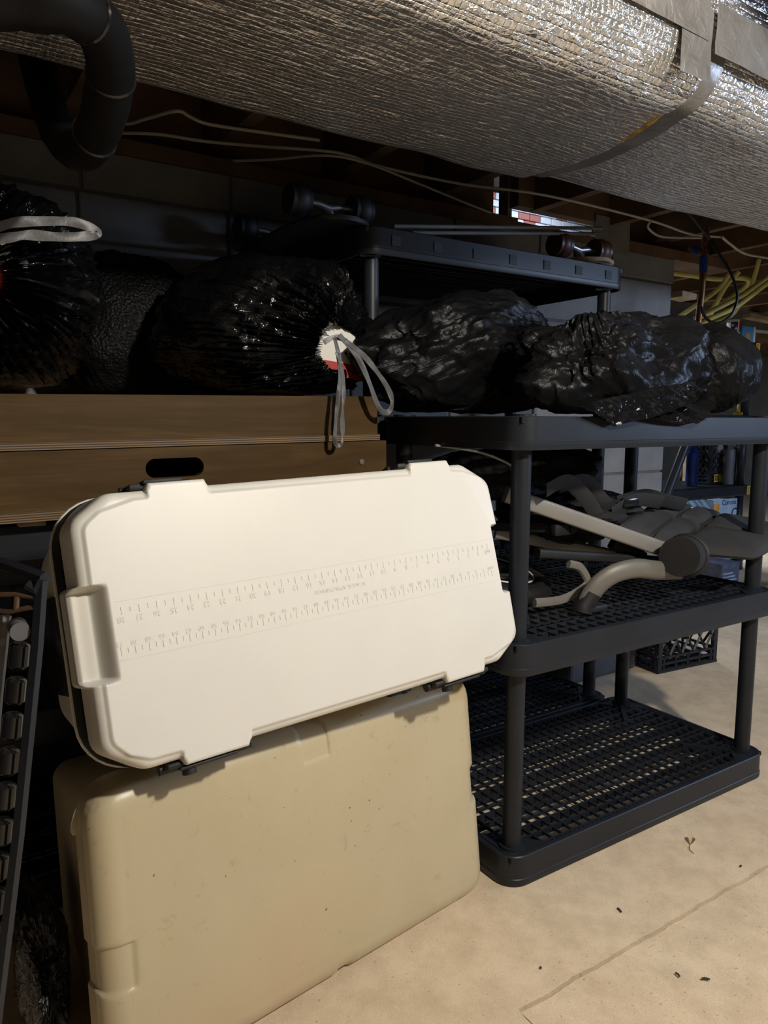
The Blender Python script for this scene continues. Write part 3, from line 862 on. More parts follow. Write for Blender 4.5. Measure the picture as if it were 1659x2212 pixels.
# handle hole of the lower board, placed in its own coordinates
for ch in list(low.children): bpy.data.objects.remove(ch)
bpy.data.objects.remove(low)
low = tray('lower plywood cornhole board with an oval handle hole and a screw', -.084, BY, .772, .1225, .017, SL, (-.485, .083, .113, .0185), (-.066, .077))
upb = tray('upper plywood cornhole board resting on the lower one, bags piled on it', -.108, BY+.001, .8962, .0965, .013, SL)
wb = single('wood_block', 'wood_pale', MB().box((-.845, .37, .752), (-.80, .46, .7630), .002), 'small rough wood block under the lower plywood board', 'wood block')

# ================================================================== BLACK BAGS
def bag(name, label, c, rad, pole, base, seed, m='bag', hole=0.0, pleat=(34, .05, .9), lob=.10, crum=.06, nu=190, nv=96, sup=.85, pinch=.10, group=None, spike=0.0, drop=None):
    c = Vector(c); q = Vector((0, 0, 1)).rotation_difference(Vector(pole).normalized())
    V, F = [], []
    sd = Vector((seed*7.3, seed*3.1, seed*1.7))
    for i in range(nv+1):
        th = hole+(math.pi-hole)*(i/nv)**1.15
        st, ct = math.sin(th), math.cos(th)
        for j in range(nu):
            ph = 2*math.pi*j/nu
            x = math.copysign(abs(st*math.cos(ph))**sup, math.cos(ph)); y = math.copysign(abs(st*math.sin(ph))**sup, math.sin(ph)); z = math.copysign(abs(ct)**sup, ct)
            d = Vector((st*math.cos(ph), st*math.sin(ph), ct))
            k = 1+lob*noise.noise(d*1.6+sd)*1.6
            n1 = noise.noise(Vector((math.cos(ph)*1.5, math.sin(ph)*1.5, th*.7))+sd)
            fall = math.exp(-(th/pleat[2])**2)
            s = math.sin(pleat[0]*ph+4*n1)
            k += pleat[1]*fall*(1-abs(s)-.5)*min(1, th/.18)
            e1 = 1-abs(noise.noise(Vector((math.cos(ph)*4.2, math.sin(ph)*4.2, th*1.5))+sd*2))*2
            e2 = 1-abs(noise.noise(d*5.5+sd*3))*2
            e3 = 1-abs(noise.noise(d*12+sd*4))*2
            k += crum*(.55*e1+.5*e2*abs(e2)+.3*e3)*min(1, th/.25)-crum*.5
            if spike: k += spike*max(0, noise.noise(d*3.1+sd*5))**1.5
            dz = -pinch*4*math.exp(-(th/.30)**2)
            p = q@Vector((x*k, y*k, z*k+dz))
            p = c+Vector((p.x*rad[0], p.y*rad[1], p.z*rad[2]))
            lo = base+.004+.004*noise.noise(Vector((p.x*30, p.y*30, seed)))
            if p.z < lo+.03:
                t = (lo+.03-p.z); p.z = lo+.03*math.exp(-t/.03)
            if drop: p = drop(p)
            V.append(p)
    for i in range(nv):
        for j in range(nu):
            a, b = i*nu+j, i*nu+(j+1) % nu
            F.append((a, b, b+nu, a+nu))
    F.append(tuple(nv*nu+j for j in range(nu)))
    if hole <= 0: F.append(tuple(reversed(range(nu))))
    mb = MB(); mb.add(V, F)
    o = single(name, m, mb, label, 'bag', True, group)
    ul = o.data.uv_layers.new(name='UVMap'); nl = len(o.data.loops)
    vi = np.empty(nl, np.int32); o.data.loops.foreach_get('vertex_index', vi)
    uvs = np.stack([(vi % nu)/nu, (vi//nu)/nv], 1).astype(np.float32); ul.data.foreach_set('uv', uvs.ravel())
    return o
BT = .9960
def put_child(o, p):
    o.parent = p; o.matrix_parent_inverse = Matrix.Translation(-p.location); return o
bagA = bag('trash_bag', 'black trash bag at far left with a red and white box in its mouth', (-.915, .640, 1.185), (.275, .275, .210), (.0, -1, .0), BT, 1, 'bag', hole=.20, pleat=(34, .15, 1.1), lob=.07, crum=.05, pinch=.05)
bagB = bag('trash_bag', 'black trash bag above the board end, grey drawstrings hanging from its mouth', (-.255, .62, 1.140), (.240, .265, .172), (.44, -1, -.26), BT, 2, 'bag', hole=.24, pleat=(36, .15, 1.1), lob=.09, crum=.05, pinch=.05)
bagC = bag('trash_bag', 'dark textured bag lying between the two tied bags on the boards', (-.510, .845, 1.150), (.185, .105, .180), (0, .2, 1), BT, 3, 'bag_mesh', pleat=(20, .02, .6), lob=.10, crum=.03, pinch=0)
def gather_box(name, px, Y, w, h, d, label, split, rot):
    c = atY(px[0], px[1], Y)
    t = thing(name, label, 'box', mw=Matrix.Translation(c) @ Matrix.Rotation(rot, 4, 'Y'), absolute=False)
    MB().box((-w, 0, split), (w, d, h)).build('carton', 'card', t, label='white upper part of the carton')
    MB().box((-w, 0, -h), (w, d, split)).build('printed_band', 'red', t, label='red printed lower part')
gather_box('cardboard_box', (735, 756), .440, .080, .060, .10, 'white and red box showing through the mouth of the drawstring bag', -.028, .10)
gather_box('cardboard_box', (-22, 612), .405, .060, .070, .10, 'red and white box showing in the bag mouth at the left edge', .033, .05)
def ribbon(px, Y, wd, label, parent=None, tw=0):
    P = [atY(x, y, Y if not callable(Y) else Y(i)) for i, (x, y) in enumerate(px)]
    P = smooth_path(P, 5); mb = MB(); V = []; F = []
    for i, p in enumerate(P):
        a = P[max(0, i-1)]; b = P[min(len(P)-1, i+1)]; t = (b-a).normalized()
        n = t.cross(Vector((0, 1, 0))).normalized(); yy = Vector((0, 1, 0))
        w = wd*(1+.25*noise.noise(Vector((i*.35, 2, tw)))); cr = .0016*math.sin(i*.7)
        V += [p-n*w-yy*(.0008+cr), p-yy*(.002-cr), p+n*w-yy*(.0008-cr), p+n*w+yy*(.0008+cr), p+yy*(.001+cr), p-n*w+yy*(.0008-cr)]
    for i in range(len(P)-1):
        for j in range(6): F.append((i*6+j, i*6+(j+1) % 6, i*6+6+(j+1) % 6, i*6+6+j))
    mb.add(V, F); o = mb.build('drawstring', 'ribbon', None, True); o['label'] = label
    return put_child(o, parent)
ribbon([(722, 728), (730, 760), (734, 800), (731, 850), (725, 910), (724, 955), (733, 962), (740, 950), (739, 900), (742, 850), (738, 800), (728, 760)], .318, .0046, 'grey drawstring hanging straight down over the boards', bagB, 1)
ribbon([(733, 724), (770, 768), (795, 820), (818, 880), (838, 890), (847, 868), (836, 836), (808, 795), (782, 765), (745, 735)], .312, .0060, 'grey drawstring in a wide loop', bagB, 2)
ribbon([(700, 740), (722, 728), (745, 735), (764, 752)], .316, .0050, 'grey drawstring knot across the bag mouth', bagB, 5)
ribbon([(-30, 500), (25, 482), (90, 478), (160, 480), (205, 497), (208, 505), (190, 510), (130, 512), (60, 508), (10, 515), (-40, 520)], .352, .0080, 'pale grey drawstring lying in a flat loop', bagA, 3)
# bags on the black shelves
bag('trash_bag', 'shiny black bag at back of the shelf with a bright crumpled peak', (.195, .400, 1.085), (.265, .115, .145), (.75, -.5, .55), T3, 4, 'bag_smooth', pleat=(20, .05, 1.1), lob=.20, crum=.07, pinch=-.03, spike=.25)
def dropE(p):
    if p.y < -.035 and p.z < T3+.03: p.z -= min(.02, (-.035-p.y)*.8)
    return p
bag('trash_bag', 'widest black bag slumped along the front shelf edge', (.425, .135, 1.045), (.245, .130, .130), (-.35, -.1, 1), T3, 5, 'bag_smooth', pleat=(16, .03, 1.0), lob=.26, crum=.075, pinch=-.01, spike=.15)
def skirt(px_top, px_bot, Y0, Y1, parent):
    V, F = [], []; n, m = 60, 22
    for i in range(n+1):
        a = i/n*(len(px_top)-1); k = min(int(a), len(px_top)-2); t = a-k
        tx = [px_top[k][q]*(1-t)+px_top[k+1][q]*t for q in (0, 1)]; bx_ = [px_bot[k][q]*(1-t)+px_bot[k+1][q]*t for q in (0, 1)]
        p0 = atY(*tx, Y0); p1 = atY(*bx_, Y1)
        for j in range(m+1):
            b = j/m; p = p0.lerp(p1, b); q = Vector((p.x*30, p.z*30, 3))
            d = .010*(1-2*abs(noise.noise(q*.8)))+.005*(1-2*abs(noise.noise(q*2.1)))
            V.append(p+Vector((.3*d, -abs(d)-.002, .4*d)))
    for i in range(n):
        for j in range(m):
            F.append((i*(m+1)+j, (i+1)*(m+1)+j, (i+1)*(m+1)+j+1, i*(m+1)+j+1))
    V2 = [v+Vector((0, .0015, 0)) for v in V]; k = len(V)
    F += [tuple(x+k for x in reversed(f)) for f in F]
    o = MB().add(V+V2, F).build('bag_skirt', 'bag_crinkle', None, True); o['label'] = 'crinkled skirt of the bag hanging over the shelf edge'
    return put_child(o, parent)
bagE = [o for o in bpy.data.objects if o.get('label', '').startswith('widest black bag')][0]
skirt([(1240, 880), (1330, 858), (1420, 838), (1495, 828)], [(1262, 893), (1325, 921), (1400, 905), (1492, 872)], -.020, -.056, bagE)
skirt([(1390, 890), (1450, 880), (1500, 872), (1534, 858)], [(1392, 908), (1440, 916), (1492, 920), (1532, 898)], -.010, -.052, bagE)
bag('trash_bag', 'crumpled black bag humped up behind the widest bag', (.60, .30, 1.105), (.165, .11, .105), (-.2, -.3, .8), T3, 16, 'bag_smooth', pleat=(18, .05, 1.0), lob=.2, crum=.07, pinch=0, spike=.2)
bag('trash_bag', 'round black bag at the right end of the shelf', (.745, .115, 1.060), (.130, .112, .120), (-.3, .5, 1), T3, 6, 'bag_smooth', pleat=(26, .09, .8), lob=.10, crum=.03, pinch=-.05)

# ================================================================== STROLLER on the middle shelf
st = thing('folded_stroller', 'folded black and silver jogging stroller lying on the middle shelf', 'stroller', (.4, .15, T2))
def part(mb, name, m, label=None, smooth=True): 
    o = mb.build(name, m, st, smooth)
    if label: o['label'] = label
    return o
# upper silver tube from the back left to the hub
A = atY(1092, 1068, .20); B = atY(1448, 1192, .035)
ax = (B-A).normalized()
def flat_bar(A, B, w, t, up, name, m, label=None, bev=.006):
    ax = (B-A).normalized(); n = (Vector(up)-ax*Vector(up).dot(ax)).normalized(); s = ax.cross(n)
    L = [rrect(-t, -w, t, w, bev, 3)]
    mb = MB(); mb.loft([[A+s*x+n*y for x, y in L[0]], [B+s*x+n*y for x, y in L[0]]])
    return part(mb, name, m, label)
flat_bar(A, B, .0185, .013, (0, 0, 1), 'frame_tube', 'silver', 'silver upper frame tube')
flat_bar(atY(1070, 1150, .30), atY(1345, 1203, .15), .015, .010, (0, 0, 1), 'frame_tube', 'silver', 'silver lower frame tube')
# hub
hc = atY(1470, 1202, -.022); hax = Vector((.92, .36, -.10)).normalized()
mb = MB(); mb.cyl(hc-hax*.012, hc+hax*.045, .046, 40); part(mb, 'hub', 'fabric_black', 'round black folding hub')
mb = MB(); mb.cyl(hc+hax*.045, hc+hax*.062, .048, 36); mb.ring(hc+hax*.053, hax, .0465, .006, 40, 8); part(mb, 'hub_collar', 'black_rubber')
mb = MB(); mb.cyl(hc+hax*.062, hc+hax*.15, .024, 20); part(mb, 'axle', 'black_rubber')
# curved leg tube from the hub down to the shelf
cp = [atY(x, y, v) for x, y, v in [(1470, 1232, .03), (1420, 1232, .012), (1375, 1228, .015), (1330, 1238, .03), (1298, 1258, .045), (1277, 1283, .055), (1268, 1300, .06)]]
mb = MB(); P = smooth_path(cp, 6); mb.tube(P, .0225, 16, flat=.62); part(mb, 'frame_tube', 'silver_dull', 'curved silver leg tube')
e = P[-1]
mb = MB(); mb.tube([e+Vector((.012, 0, .02)), e+Vector((0, .004, -.005)), Vector((e.x-.006, e.y+.006, T2+.016)), Vector((e.x-.010, e.y+.006, T2+.002))], .023, 16); mb.box((e.x-.02, e.y-.016, T2+.001), (e.x+.055, e.y+.02, T2+.018), .006); part(mb, 'foot', 'black_rubber', 'black rubber foot')
# padded seat flap
def pad(name, m, grid, th, parent=None, nu=30, nv=22, label=None, puff=.012, seams=()):
    P00, P10, P11, P01 = [Vector(p) for p in grid]; nrm = ((P10-P00).cross(P01-P00)).normalized()
    if nrm.z < 0: nrm = -nrm
    V, F = [], []
    for sgn in (1, -1):
        for i in range(nu+1):
            for j in range(nv+1):
                a, b = i/nu, j/nv
                p = P00*(1-a)*(1-b)+P10*a*(1-b)+P11*a*b+P01*(1-a)*b
                ed = (max(0, 1-abs(2*a-1)**5)*max(0, 1-abs(2*b-1)**5))**.45
                h = th/2*ed
                if sgn > 0:
                    h += puff*ed*(.6+.6*noise.noise(Vector((a*2.5, b*2.5, th*100))))
                    for (kind, pos) in seams:
                        q = a if kind == 'u' else b
                        h -= puff*1.6*math.exp(-((q-pos)/.028)**2)
                V.append(p+nrm*(h*sgn))
    n = (nu+1)*(nv+1)
    for s_ in range(2):
        for i in range(nu):
            for j in range(nv):
                a = s_*n+i*(nv+1)+j; F.append((a, a+nv+1, a+nv+2, a+1))
    bnd = [i*(nv+1) for i in range(nu+1)]+[nu*(nv+1)+j for j in range(1, nv+1)]+[i*(nv+1)+nv for i in range(nu-1, -1, -1)]+[j for j in range(nv-1, 0, -1)]
    for k in range(len(bnd)):
        a, b = bnd[k], bnd[(k+1) % len(bnd)]; F.append((a, b, b+n, a+n))
    mb = MB(); mb.add(V, F); o = mb.build(name, m, parent, True)
    if label: o['label'] = label
    return o
pad('leg_rest', 'fabric', [atY(1452, 1190, .03), atY(1632, 1206, -.10), atY(1730, 1150, .02), atY(1545, 1112, .20)], .034, st, label='padded charcoal leg rest sticking out of the shelf', puff=.013, seams=[('v', .50), ('u', .06)])
pad('seat_pad', 'fabric', [atY(1330, 1140, .10), atY(1462, 1182, .03), atY(1560, 1112, .22), atY(1420, 1085, .30)], .036, st, label='padded charcoal seat', puff=.012, seams=[('v', .5), ('u', .55)])
def lump(name, m, c, rad, seed, label=None, crum=.12, rotz=0):
    V, F = [], []; nu, nv = 60, 36; c = Vector(c); R = Matrix.Rotation(rotz, 3, 'Z')
    for i in range(nv+1):
        th = math.pi*i/nv
        for j in range(nu):
            ph = 2*math.pi*j/nu; d = Vector((math.sin(th)*math.cos(ph), math.sin(th)*math.sin(ph), math.cos(th)))
            k = 1+.25*noise.noise(d*1.7+Vector((seed*5, 0, 0)))+crum*(1-2*abs(noise.noise(d*4+Vector((0, seed*4, 0)))))
            V.append(c+R@Vector((d.x*rad[0]*k, d.y*rad[1]*k, d.z*rad[2]*k)))
    for i in range(nv):
        for j in range(nu):
            a, b = i*nu+j, i*nu+(j+1) % nu; F.append((a, b, b+nu, a+nu))
    mb = MB(); mb.add(V, F); return part(mb, name, m, label)
lump('canopy', 'fabric_black', (.36, .42, .800), (.25, .16, .075), 2, 'folded black canopy', .10, .2)
lump('canopy', 'fabric_black', (.56, .46, .790), (.14, .13, .080), 5, None, .12, .3)
lump('seat_fabric', 'fabric_black', (.42, .26, .705), (.17, .14, .060), 3, 'bunched black seat fabric', .16, -.2)
lump('seat_fabric', 'fabric', (.56, .30, .690), (.12, .10, .035), 7, 'folded charcoal seat back', .14, .3)
# straps
for px, Y in (([(1180, 1060), (1225, 1040), (1265, 1075), (1290, 1115)], .12), ([(1210, 1050), (1265, 1040), (1300, 1080), (1330, 1110)], .14), ([(1330, 1085), (1390, 1070), (1440, 1082), (1480, 1090)], .16), ([(1320, 1110), (1370, 1080), (1430, 1085)], .12)):
    mb = MB(); mb.tube(smooth_path([atY(x, y, Y) for x, y in px], 5), .018, 8, flat=.14, up=(0, -.3, 1)); part(mb, 'strap', 'fabric_mid', 'charcoal webbing strap')
mb = MB(); q = atY(1360, 1085, .12); mb.box((q.x-.028, q.y-.008, q.z-.011), (q.x+.028, q.y+.008, q.z+.011), .004); part(mb, 'buckle', 'black_gloss', 'black harness buckle')
# canopy piping
mb = MB(); mb.tube(smooth_path([atY(x, y, .20) for x, y in [(940, 962), (985, 968), (1040, 978), (1085, 995), (1115, 1012)]], 5), .003, 8); part(mb, 'piping', 'silver', 'pale piping along the canopy edge')
# joint and link bars
j0 = atY(1215, 1143, .16)
mb = MB(); mb.box((j0.x-.035, j0.y-.012, j0.z-.015), (j0.x+.030, j0.y+.012, j0.z+.015), .007); mb.cyl(j0+Vector((.022, -.016, 0)), j0+Vector((.022, .014, 0)), .011, 18); part(mb, 'folding_joint', 'black_rubber', 'black folding joint with a round pivot')
flat_bar(atY(1060, 1135, .30), j0, .012, .010, (0, 0, 1), 'link_bar', 'black_rubber')
flat_bar(atY(1160, 1195, .14), atY(1440, 1212, .08), .011, .012, (0, 0, 1), 'link_bar', 'black_rubber')
flat_bar(atY(1325, 1168, .12), atY(1385, 1208, .10), .020, .012, (0, 0, 1), 'link_bar', 'black_rubber')
mb = MB(); mb.tube(smooth_path([atY(x, y, .12) for x, y in [(1228, 1218), (1252, 1225), (1268, 1250), (1262, 1268), (1215, 1295), (1155, 1303)]], 6), .011, 8, flat=.6); part(mb, 'brake_arm', 'grey_paint', 'grey brake arm')
# wheels: one big wheel lying on the shelf at left
wcx = Vector((.205, .315, T2+.048)); wax = Vector((.12, -.20, 1)).normalized()
mb = MB(); mb.ring(wcx, wax, .128, .026, 56, 12, .85); part(mb, 'tire', 'black_rubber', 'black tyre of the front wheel')
mb = MB(); mb.ring(wcx+wax*.004, wax, .098, .010, 48, 8, 1.6); part(mb, 'wheel_rim', 'black_gloss')
mb = MB(); mb.ring(wcx+wax*.021, wax, .1035, .0022, 48, 6); part(mb, 'rim_stripe', 'card', 'white stripe round the rim')
mb = MB(); e1 = wax.orthogonal().normalized(); e2 = wax.cross(e1)
for k in range(8):
    d = e1*math.cos(k*math.pi/4)+e2*math.sin(k*math.pi/4); mb.tube([wcx+d*.015, wcx+d*.094], .006, 8)
mb.cyl(wcx-wax*.02, wcx+wax*.02, .02, 18); part(mb, 'spokes', 'black_rubber')
wc2 = Vector((.62, .64, T2+.150)); wa2 = Vector((1, -.15, .1)).normalized()
mb = MB(); mb.ring(wc2, wa2, .115, .026, 48, 10, .8); mb.cyl(wc2-wa2*.02, wc2+wa2*.02, .022, 16)
part(mb, 'tire', 'black_rubber', 'black tyre of a rear wheel')
mb = MB(); e1 = wa2.orthogonal().normalized(); e2 = wa2.cross(e1)
for k in range(6):
    d = e1*math.cos(k*math.pi/3)+e2*math.sin(k*math.pi/3); mb.tube([wc2+d*.018, wc2+d*.105], .006, 8)
part(mb, 'spokes', 'black_gloss')

# ================================================================== SKATEBOARD and poles on the top shelf
def skateboard(loc, rz, label, L, wheel_m, deck_m):
    t = thing('skateboard', label, 'skateboard', mw=Matrix.Translation(loc) @ Matrix.Rotation(rz, 4, 'Z'), absolute=False)
    mb = MB(); loops = []
    n = 28
    for i in range(n+1):
        a = -1+2*i/n; x = a*L/2; hw = .095*max(.02, (1-abs(a)**6))**.5
        z = .005+(.045*((abs(a)-.72)/.28)**1.6 if abs(a) > .72 else 0)*-0 
        loops.append([(x, -hw, z), (x, -hw*.9, z-.003), (x, hw*.9, z-.003), (x, hw, z), (x, hw*.96, z+.008), (x, -hw*.96, z+.008)])
    mb.loft(loops); mb.build('deck', deck_m, t, True)
    for s in (-1, 1):
        x = s*L*.30
        tr = MB(); tr.box((x-.04, -.028, .013), (x+.04, .028, .022), .003); tr.cyl((x, 0, .02), (x-s*.01, 0, .052), .018, 14, .012); tr.tube([(x, -.075, .058), (x, -.03, .058), (x, 0, .052), (x, .03, .058), (x, .075, .058)], .010, 10)
        q = tr.build('truck', 'steel', t, True)
        for y in (-1, 1):
            wm = MB(); wm.cyl((x, y*.060, .058), (x, y*.110, .058), .035, 26); wm.ring((x, y*.085, .058), (0, 1, 0), .030, .008, 26, 8, 2.6)
            wm.build('wheel', wheel_m, q, True)
    return t
skateboard((.765, .730, T4+.012), math.pi/2, 'upside-down skateboard with brown wheels on the tall unit top shelf', .52, 'wheel_brown', 'wood_pale')
skateboard((-.105, .730, T4+.004), math.pi/2, 'black upside-down skateboard reaching past the left end of the top shelf', .52, 'black_rubber', 'black_rubber')
for k, (a, b, lb) in enumerate((((850, 489), (1300, 493), 'upper of two thin grey poles lying over the skateboards'), ((890, 503), (1290, 505), 'lower of two thin grey poles lying over the skateboards'))):
    single('pole', 'grey_paint', MB().cyl(atY(a[0], a[1], .53), atY(b[0], b[1], .56), .0052, 12), lb, 'pole', True)

# ================================================================== THINGS BEYOND THE SHELVES
# floor: grey bin and milk crate behind the unit
gb = single('storage_bin', 'grey_plastic', MB().box((.93, .70, .001), (1.29, 1.00-.02, .30), .012), 'plain grey plastic bin on the floor behind the front shelving unit', 'bin')
def crate(label, loc, rz, s=.32, h=.28):
    t = thing('milk_crate', label, 'crate', mw=Matrix.Translation(loc) @ Matrix.Rotation(rz, 4, 'Z'), absolute=False)
    H = s/2
    for k in range(4):
        R = Matrix.Rotation(k*math.pi/2, 4, 'Z'); mb = MB(); y = -H
        for z0, z1 in ((0, .012), (.028, .036), (.052, .060), (h-.030, h-.022), (h-.012, h)): mb.box((-H, y, z0), (H, y+.010, z1))
        for x in (-H, H-.02): mb.box((x, y-.001, 0), (x+.02, y+.012, h))
        for i in range(5):
            x = -H+s*(i+.5)/5; mb.box((x-.004, y, .0), (x+.004, y+.008, .060)); mb.box((x-.004, y, h-.03), (x+.004, y+.008, h))
        ax, az = Vector((1, 0, 0)), Vector((0, 0, 1)); z0, z1 = .060, h-.030
        for i in range(-3, 8):
            for sg in (-1, 1):
                x0 = -H+s*i/5; pts = []
                a = Vector((x0, y+.004, z0)); b = Vector((x0+sg*(z1-z0)*.6, y+.004, z1))
                # clip to the panel
                for (p, q) in ((a, b), (b, a)):
                    if p.x < -H: p_ = p+(q-p)*((-H-p.x)/(q.x-p.x)) if q.x > -H else None
                    elif p.x > H: p_ = p+(q-p)*((H-p.x)/(q.x-p.x)) if q.x < H else None
                    else: p_ = p
                    pts.append(p_)
                if None in pts: continue
                mb.tube([pts[0], pts[1]], .0055, 4)
        v = [R@Vector(p) for p in mb.v]; mb.v = [tuple(p) for p in v]
        mb.build('side_panel', 'black_plastic', t)
    mb = MB()
    for i in range(9): mb.box((-H, -H+s*i/8-.004, .001), (H, -H+s*i/8+.004, .008)); mb.box((-H+s*i/8-.004, -H, .001), (-H+s*i/8+.004, H, .008))
    mb.build('base_grid', 'black_plastic', t)
    return t
crate('black milk crate standing on the floor beside the grey bin', (1.475, .755, .001), -.10)

# far shelving unit with yellow stickers
FX, FY = 3.40, 1.56
fd_ = atD(1610, 1050, 4.62)
faru = thing('shelving_unit', 'grey shelving unit at far right with yellow stickers on its corners', 'shelving', mw=Matrix.Translation((FX-PL, FY+.045, 0)), absolute=False)
prev = None
F2, F3, F4 = .538, .970, 1.412
for z in (T1, F2, F3, F4):
    s = put('shelf', SM[0], faru, (0, 0, z)); put('grating', SM[1], s, (0, 0, 0))
    if prev is not None:
        me = MB().cyl((0, 0, 0), (0, 0, z-RH-prev), .026, 20).mesh('post'); me.materials.append(M['black_plastic'])
        me.polygons.foreach_set('use_smooth', [True]*len(me.polygons))
        for px_ in (0, PL):
            for py_ in (0, PD): put('post', me, faru, (px_, py_, prev))
    if z > .3:
        q = MB().box((PL+OV-.045, -OV-.006, -.058), (PL+OV-.004, -OV-.004, -.004)).build('sticker', 'yellow_label', None, label='yellow sticker on the shelf corner'); q.parent = s
        l = MB()
        for k in range(3): l.box((PL+OV-.040+.012*k, -OV-.0068, -.052), (PL+OV-.036+.012*k, -OV-.0058, -.010))
        q2 = l.build('sticker_lines', 'black_ink', None); q2.parent = s
        q2.location.z = 0
    prev = z
# things on it
def upright_box(px0, px1, Y, z0, depth, name, m, label, cat, h=None):
    a = atY(px0[0], px0[1], Y); b = atY(px1[0], px1[1], Y)
    zz0 = z0; zz1 = max(a.z, b.z) if h is None else z0+h
    return MB().box((a.x, Y, zz0), (b.x, Y+depth, zz1), .002), a, b, zz1
t = thing('paper_cup', 'red white and blue cup with stars on the far top shelf', 'cup', mw=Matrix.Translation(atY(1583, 738, 1.70).xy.to_3d()+Vector((0, 0, F4+.001))), absolute=False)
def cone_band(z0, z1, a0, a1, m, name):
    mb = MB(); V = []; F = []; n = 10
    for i in range(n+1):
        a = a0+(a1-a0)*i/n
        for z in (z0, z1):
            r = .034+.010*z/.145; V.append((r*math.cos(a), r*math.sin(a), z))
    for i in range(n): F.append((2*i, 2*i+2, 2*i+3, 2*i+1))
    mb.add(V, F); return mb.build(name, m, t, True)
cone_band(0, .145, 0, 2*math.pi, 'card', 'cup_wall')
def cone_band2(z0, z1, a0, a1, m, name):
    mb = MB(); V = []; F = []; n = 6
    for i in range(n+1):
        a = a0+(a1-a0)*i/n
        for z in (z0, z1):
            r = .0346+.010*z/.145; V.append((r*math.cos(a), r*math.sin(a), z))
    for i in range(n): F.append((2*i, 2*i+2, 2*i+3, 2*i+1))
    return MB().add(V, F).build(name, m, t, True)
cone_band2(0, .13, math.radians(190), math.radians(245), 'blue_ink', 'blue_panel')
cone_band2(.07, .14, math.radians(262), math.radians(310), 'red', 'red_panel')
cone_band2(.0, .05, math.radians(290), math.radians(330), 'red', 'red_panel')
mb = MB()
for sz, ang in ((.04, 215), (.09, 232), (.11, 205)):
    a = math.radians(ang); r = .0346+.010*sz/.145+.0008; d = Vector((math.cos(a), math.sin(a), 0)); tt = Vector((-math.sin(a), math.cos(a), 0)); c = d*r+Vector((0, 0, sz))
    P = [c+tt*(math.cos(math.pi/2+k*math.pi/5)*(.012 if k % 2 == 0 else .005))+Vector((0, 0, 1))*(math.sin(math.pi/2+k*math.pi/5)*(.012 if k % 2 == 0 else .005)) for k in range(10)]
    mb.add(P, [tuple(range(10))])
mb.build('star', 'card', t)
bx, a, b, zz = upright_box((1602, 740), (1629, 706), 1.66, F4+.001, .06, 'x', 'sky_blue', '', '')
ct = thing('carton', 'light blue carton with an orange disc on the far top shelf', 'box', ((a.x+b.x)/2, 1.66, F4))
bx.build('carton_body', 'sky_blue', ct)
mb = MB(); mb.cyl(((a.x+b.x)/2-.003, 1.6605, F4+.045), ((a.x+b.x)/2-.003, 1.6585, F4+.045), .029, 24); mb.build('disc_print', 'orange', ct, label='printed orange disc')
q = MB().box((b.x, 1.661, F4+.002), (b.x+.022, 1.72, zz), .001).build('side_panel', 'card', ct, label='white end panel')
# blue plastic film, yellow tool on the middle levels
def far_lump(name, m, c, rad, seed, label, cat):
    V, F = [], []; nu, nv = 40, 24; c = Vector(c)
    for i in range(nv+1):
        th = math.pi*i/nv
        for j in range(nu):
            ph = 2*math.pi*j/nu; d = Vector((math.sin(th)*math.cos(ph), math.sin(th)*math.sin(ph), math.cos(th)))
            k = 1+.2*noise.noise(d*2+Vector((seed, 0, 0)))+.15*(1-2*abs(noise.noise(d*5+Vector((0, seed, 0)))))
            p = c+Vector((d.x*rad[0]*k, d.y*rad[1]*k, d.z*rad[2]*k)); p.z = max(p.z, c.z-rad[2]*.8); V.append(p)
    for i in range(nv):
        for j in range(nu):
            a, b = i*nu+j, i*nu+(j+1) % nu; F.append((a, b, b+nu, a+nu))
    return single(name, m, MB().add(V, F), label, cat, True)
far_lump('plastic_bag', 'blue_film', (3.10, 1.82, F3+.115), (.22, .12, .13), 3, 'blue plastic bag on the far shelf under the cup', 'bag')
p = Vector((3.405, 1.62, 0))
mb = MB(); mb.box((p.x-.035, 1.60, F3+.001), (p.x+.02, 1.66, F3+.02), .004); mb.tube([(p.x-.02, 1.63, F3+.02), (p.x-.01, 1.63, F3+.09), (p.x+.01, 1.63, F3+.14)], .016, 10); mb.box((p.x-.012, 1.60, F3+.02), (p.x+.014, 1.615, F3+.135), .003)
single('hand_tool', 'brass_yellow', mb, 'yellow hand tool standing on the far middle shelf', 'tool', True)
# third level: bottle, crate, dark canisters
p = atY(1493, 1049, 1.72)
mb = MB(); mb.cyl((p.x, 1.72, F2+.001), (p.x, 1.72, F2+.20), .036, 24); mb.cyl((p.x, 1.72, F2+.20), (p.x, 1.72, F2+.255), .036, 24, .014); mb.cyl((p.x, 1.72, F2+.255), (p.x, 1.72, F2+.285), .015, 16)
single('bottle', 'blue_bottle', mb, 'tall navy blue bottle on the far third shelf', 'bottle', True)
p = atY(1532, 1035, 1.76)
cr2 = crate('black milk crate with a yellow sticker on the far third shelf', (p.x+.02, 1.80, F2+.001), 0, .17, .27)
q = MB().box((-.045, -.090, .012), (.035, -.0875, .060)).build('sticker', 'yellow_label', None, label='yellow printed sticker'); q.parent = cr2
l = MB()
for k in range(3): l.box((-.038, -.0915, .022+.012*k), (.006, -.0900, .028+.012*k))
q2 = l.build('sticker_lines', 'black_ink', None); q2.parent = cr2
mb = MB(); mb.cyl((0, -.094, .225), (0, -.084, .225), .028, 20); q3 = mb.build('round_cap', 'silver', None, True, label='pale round cap'); q3.parent = cr2
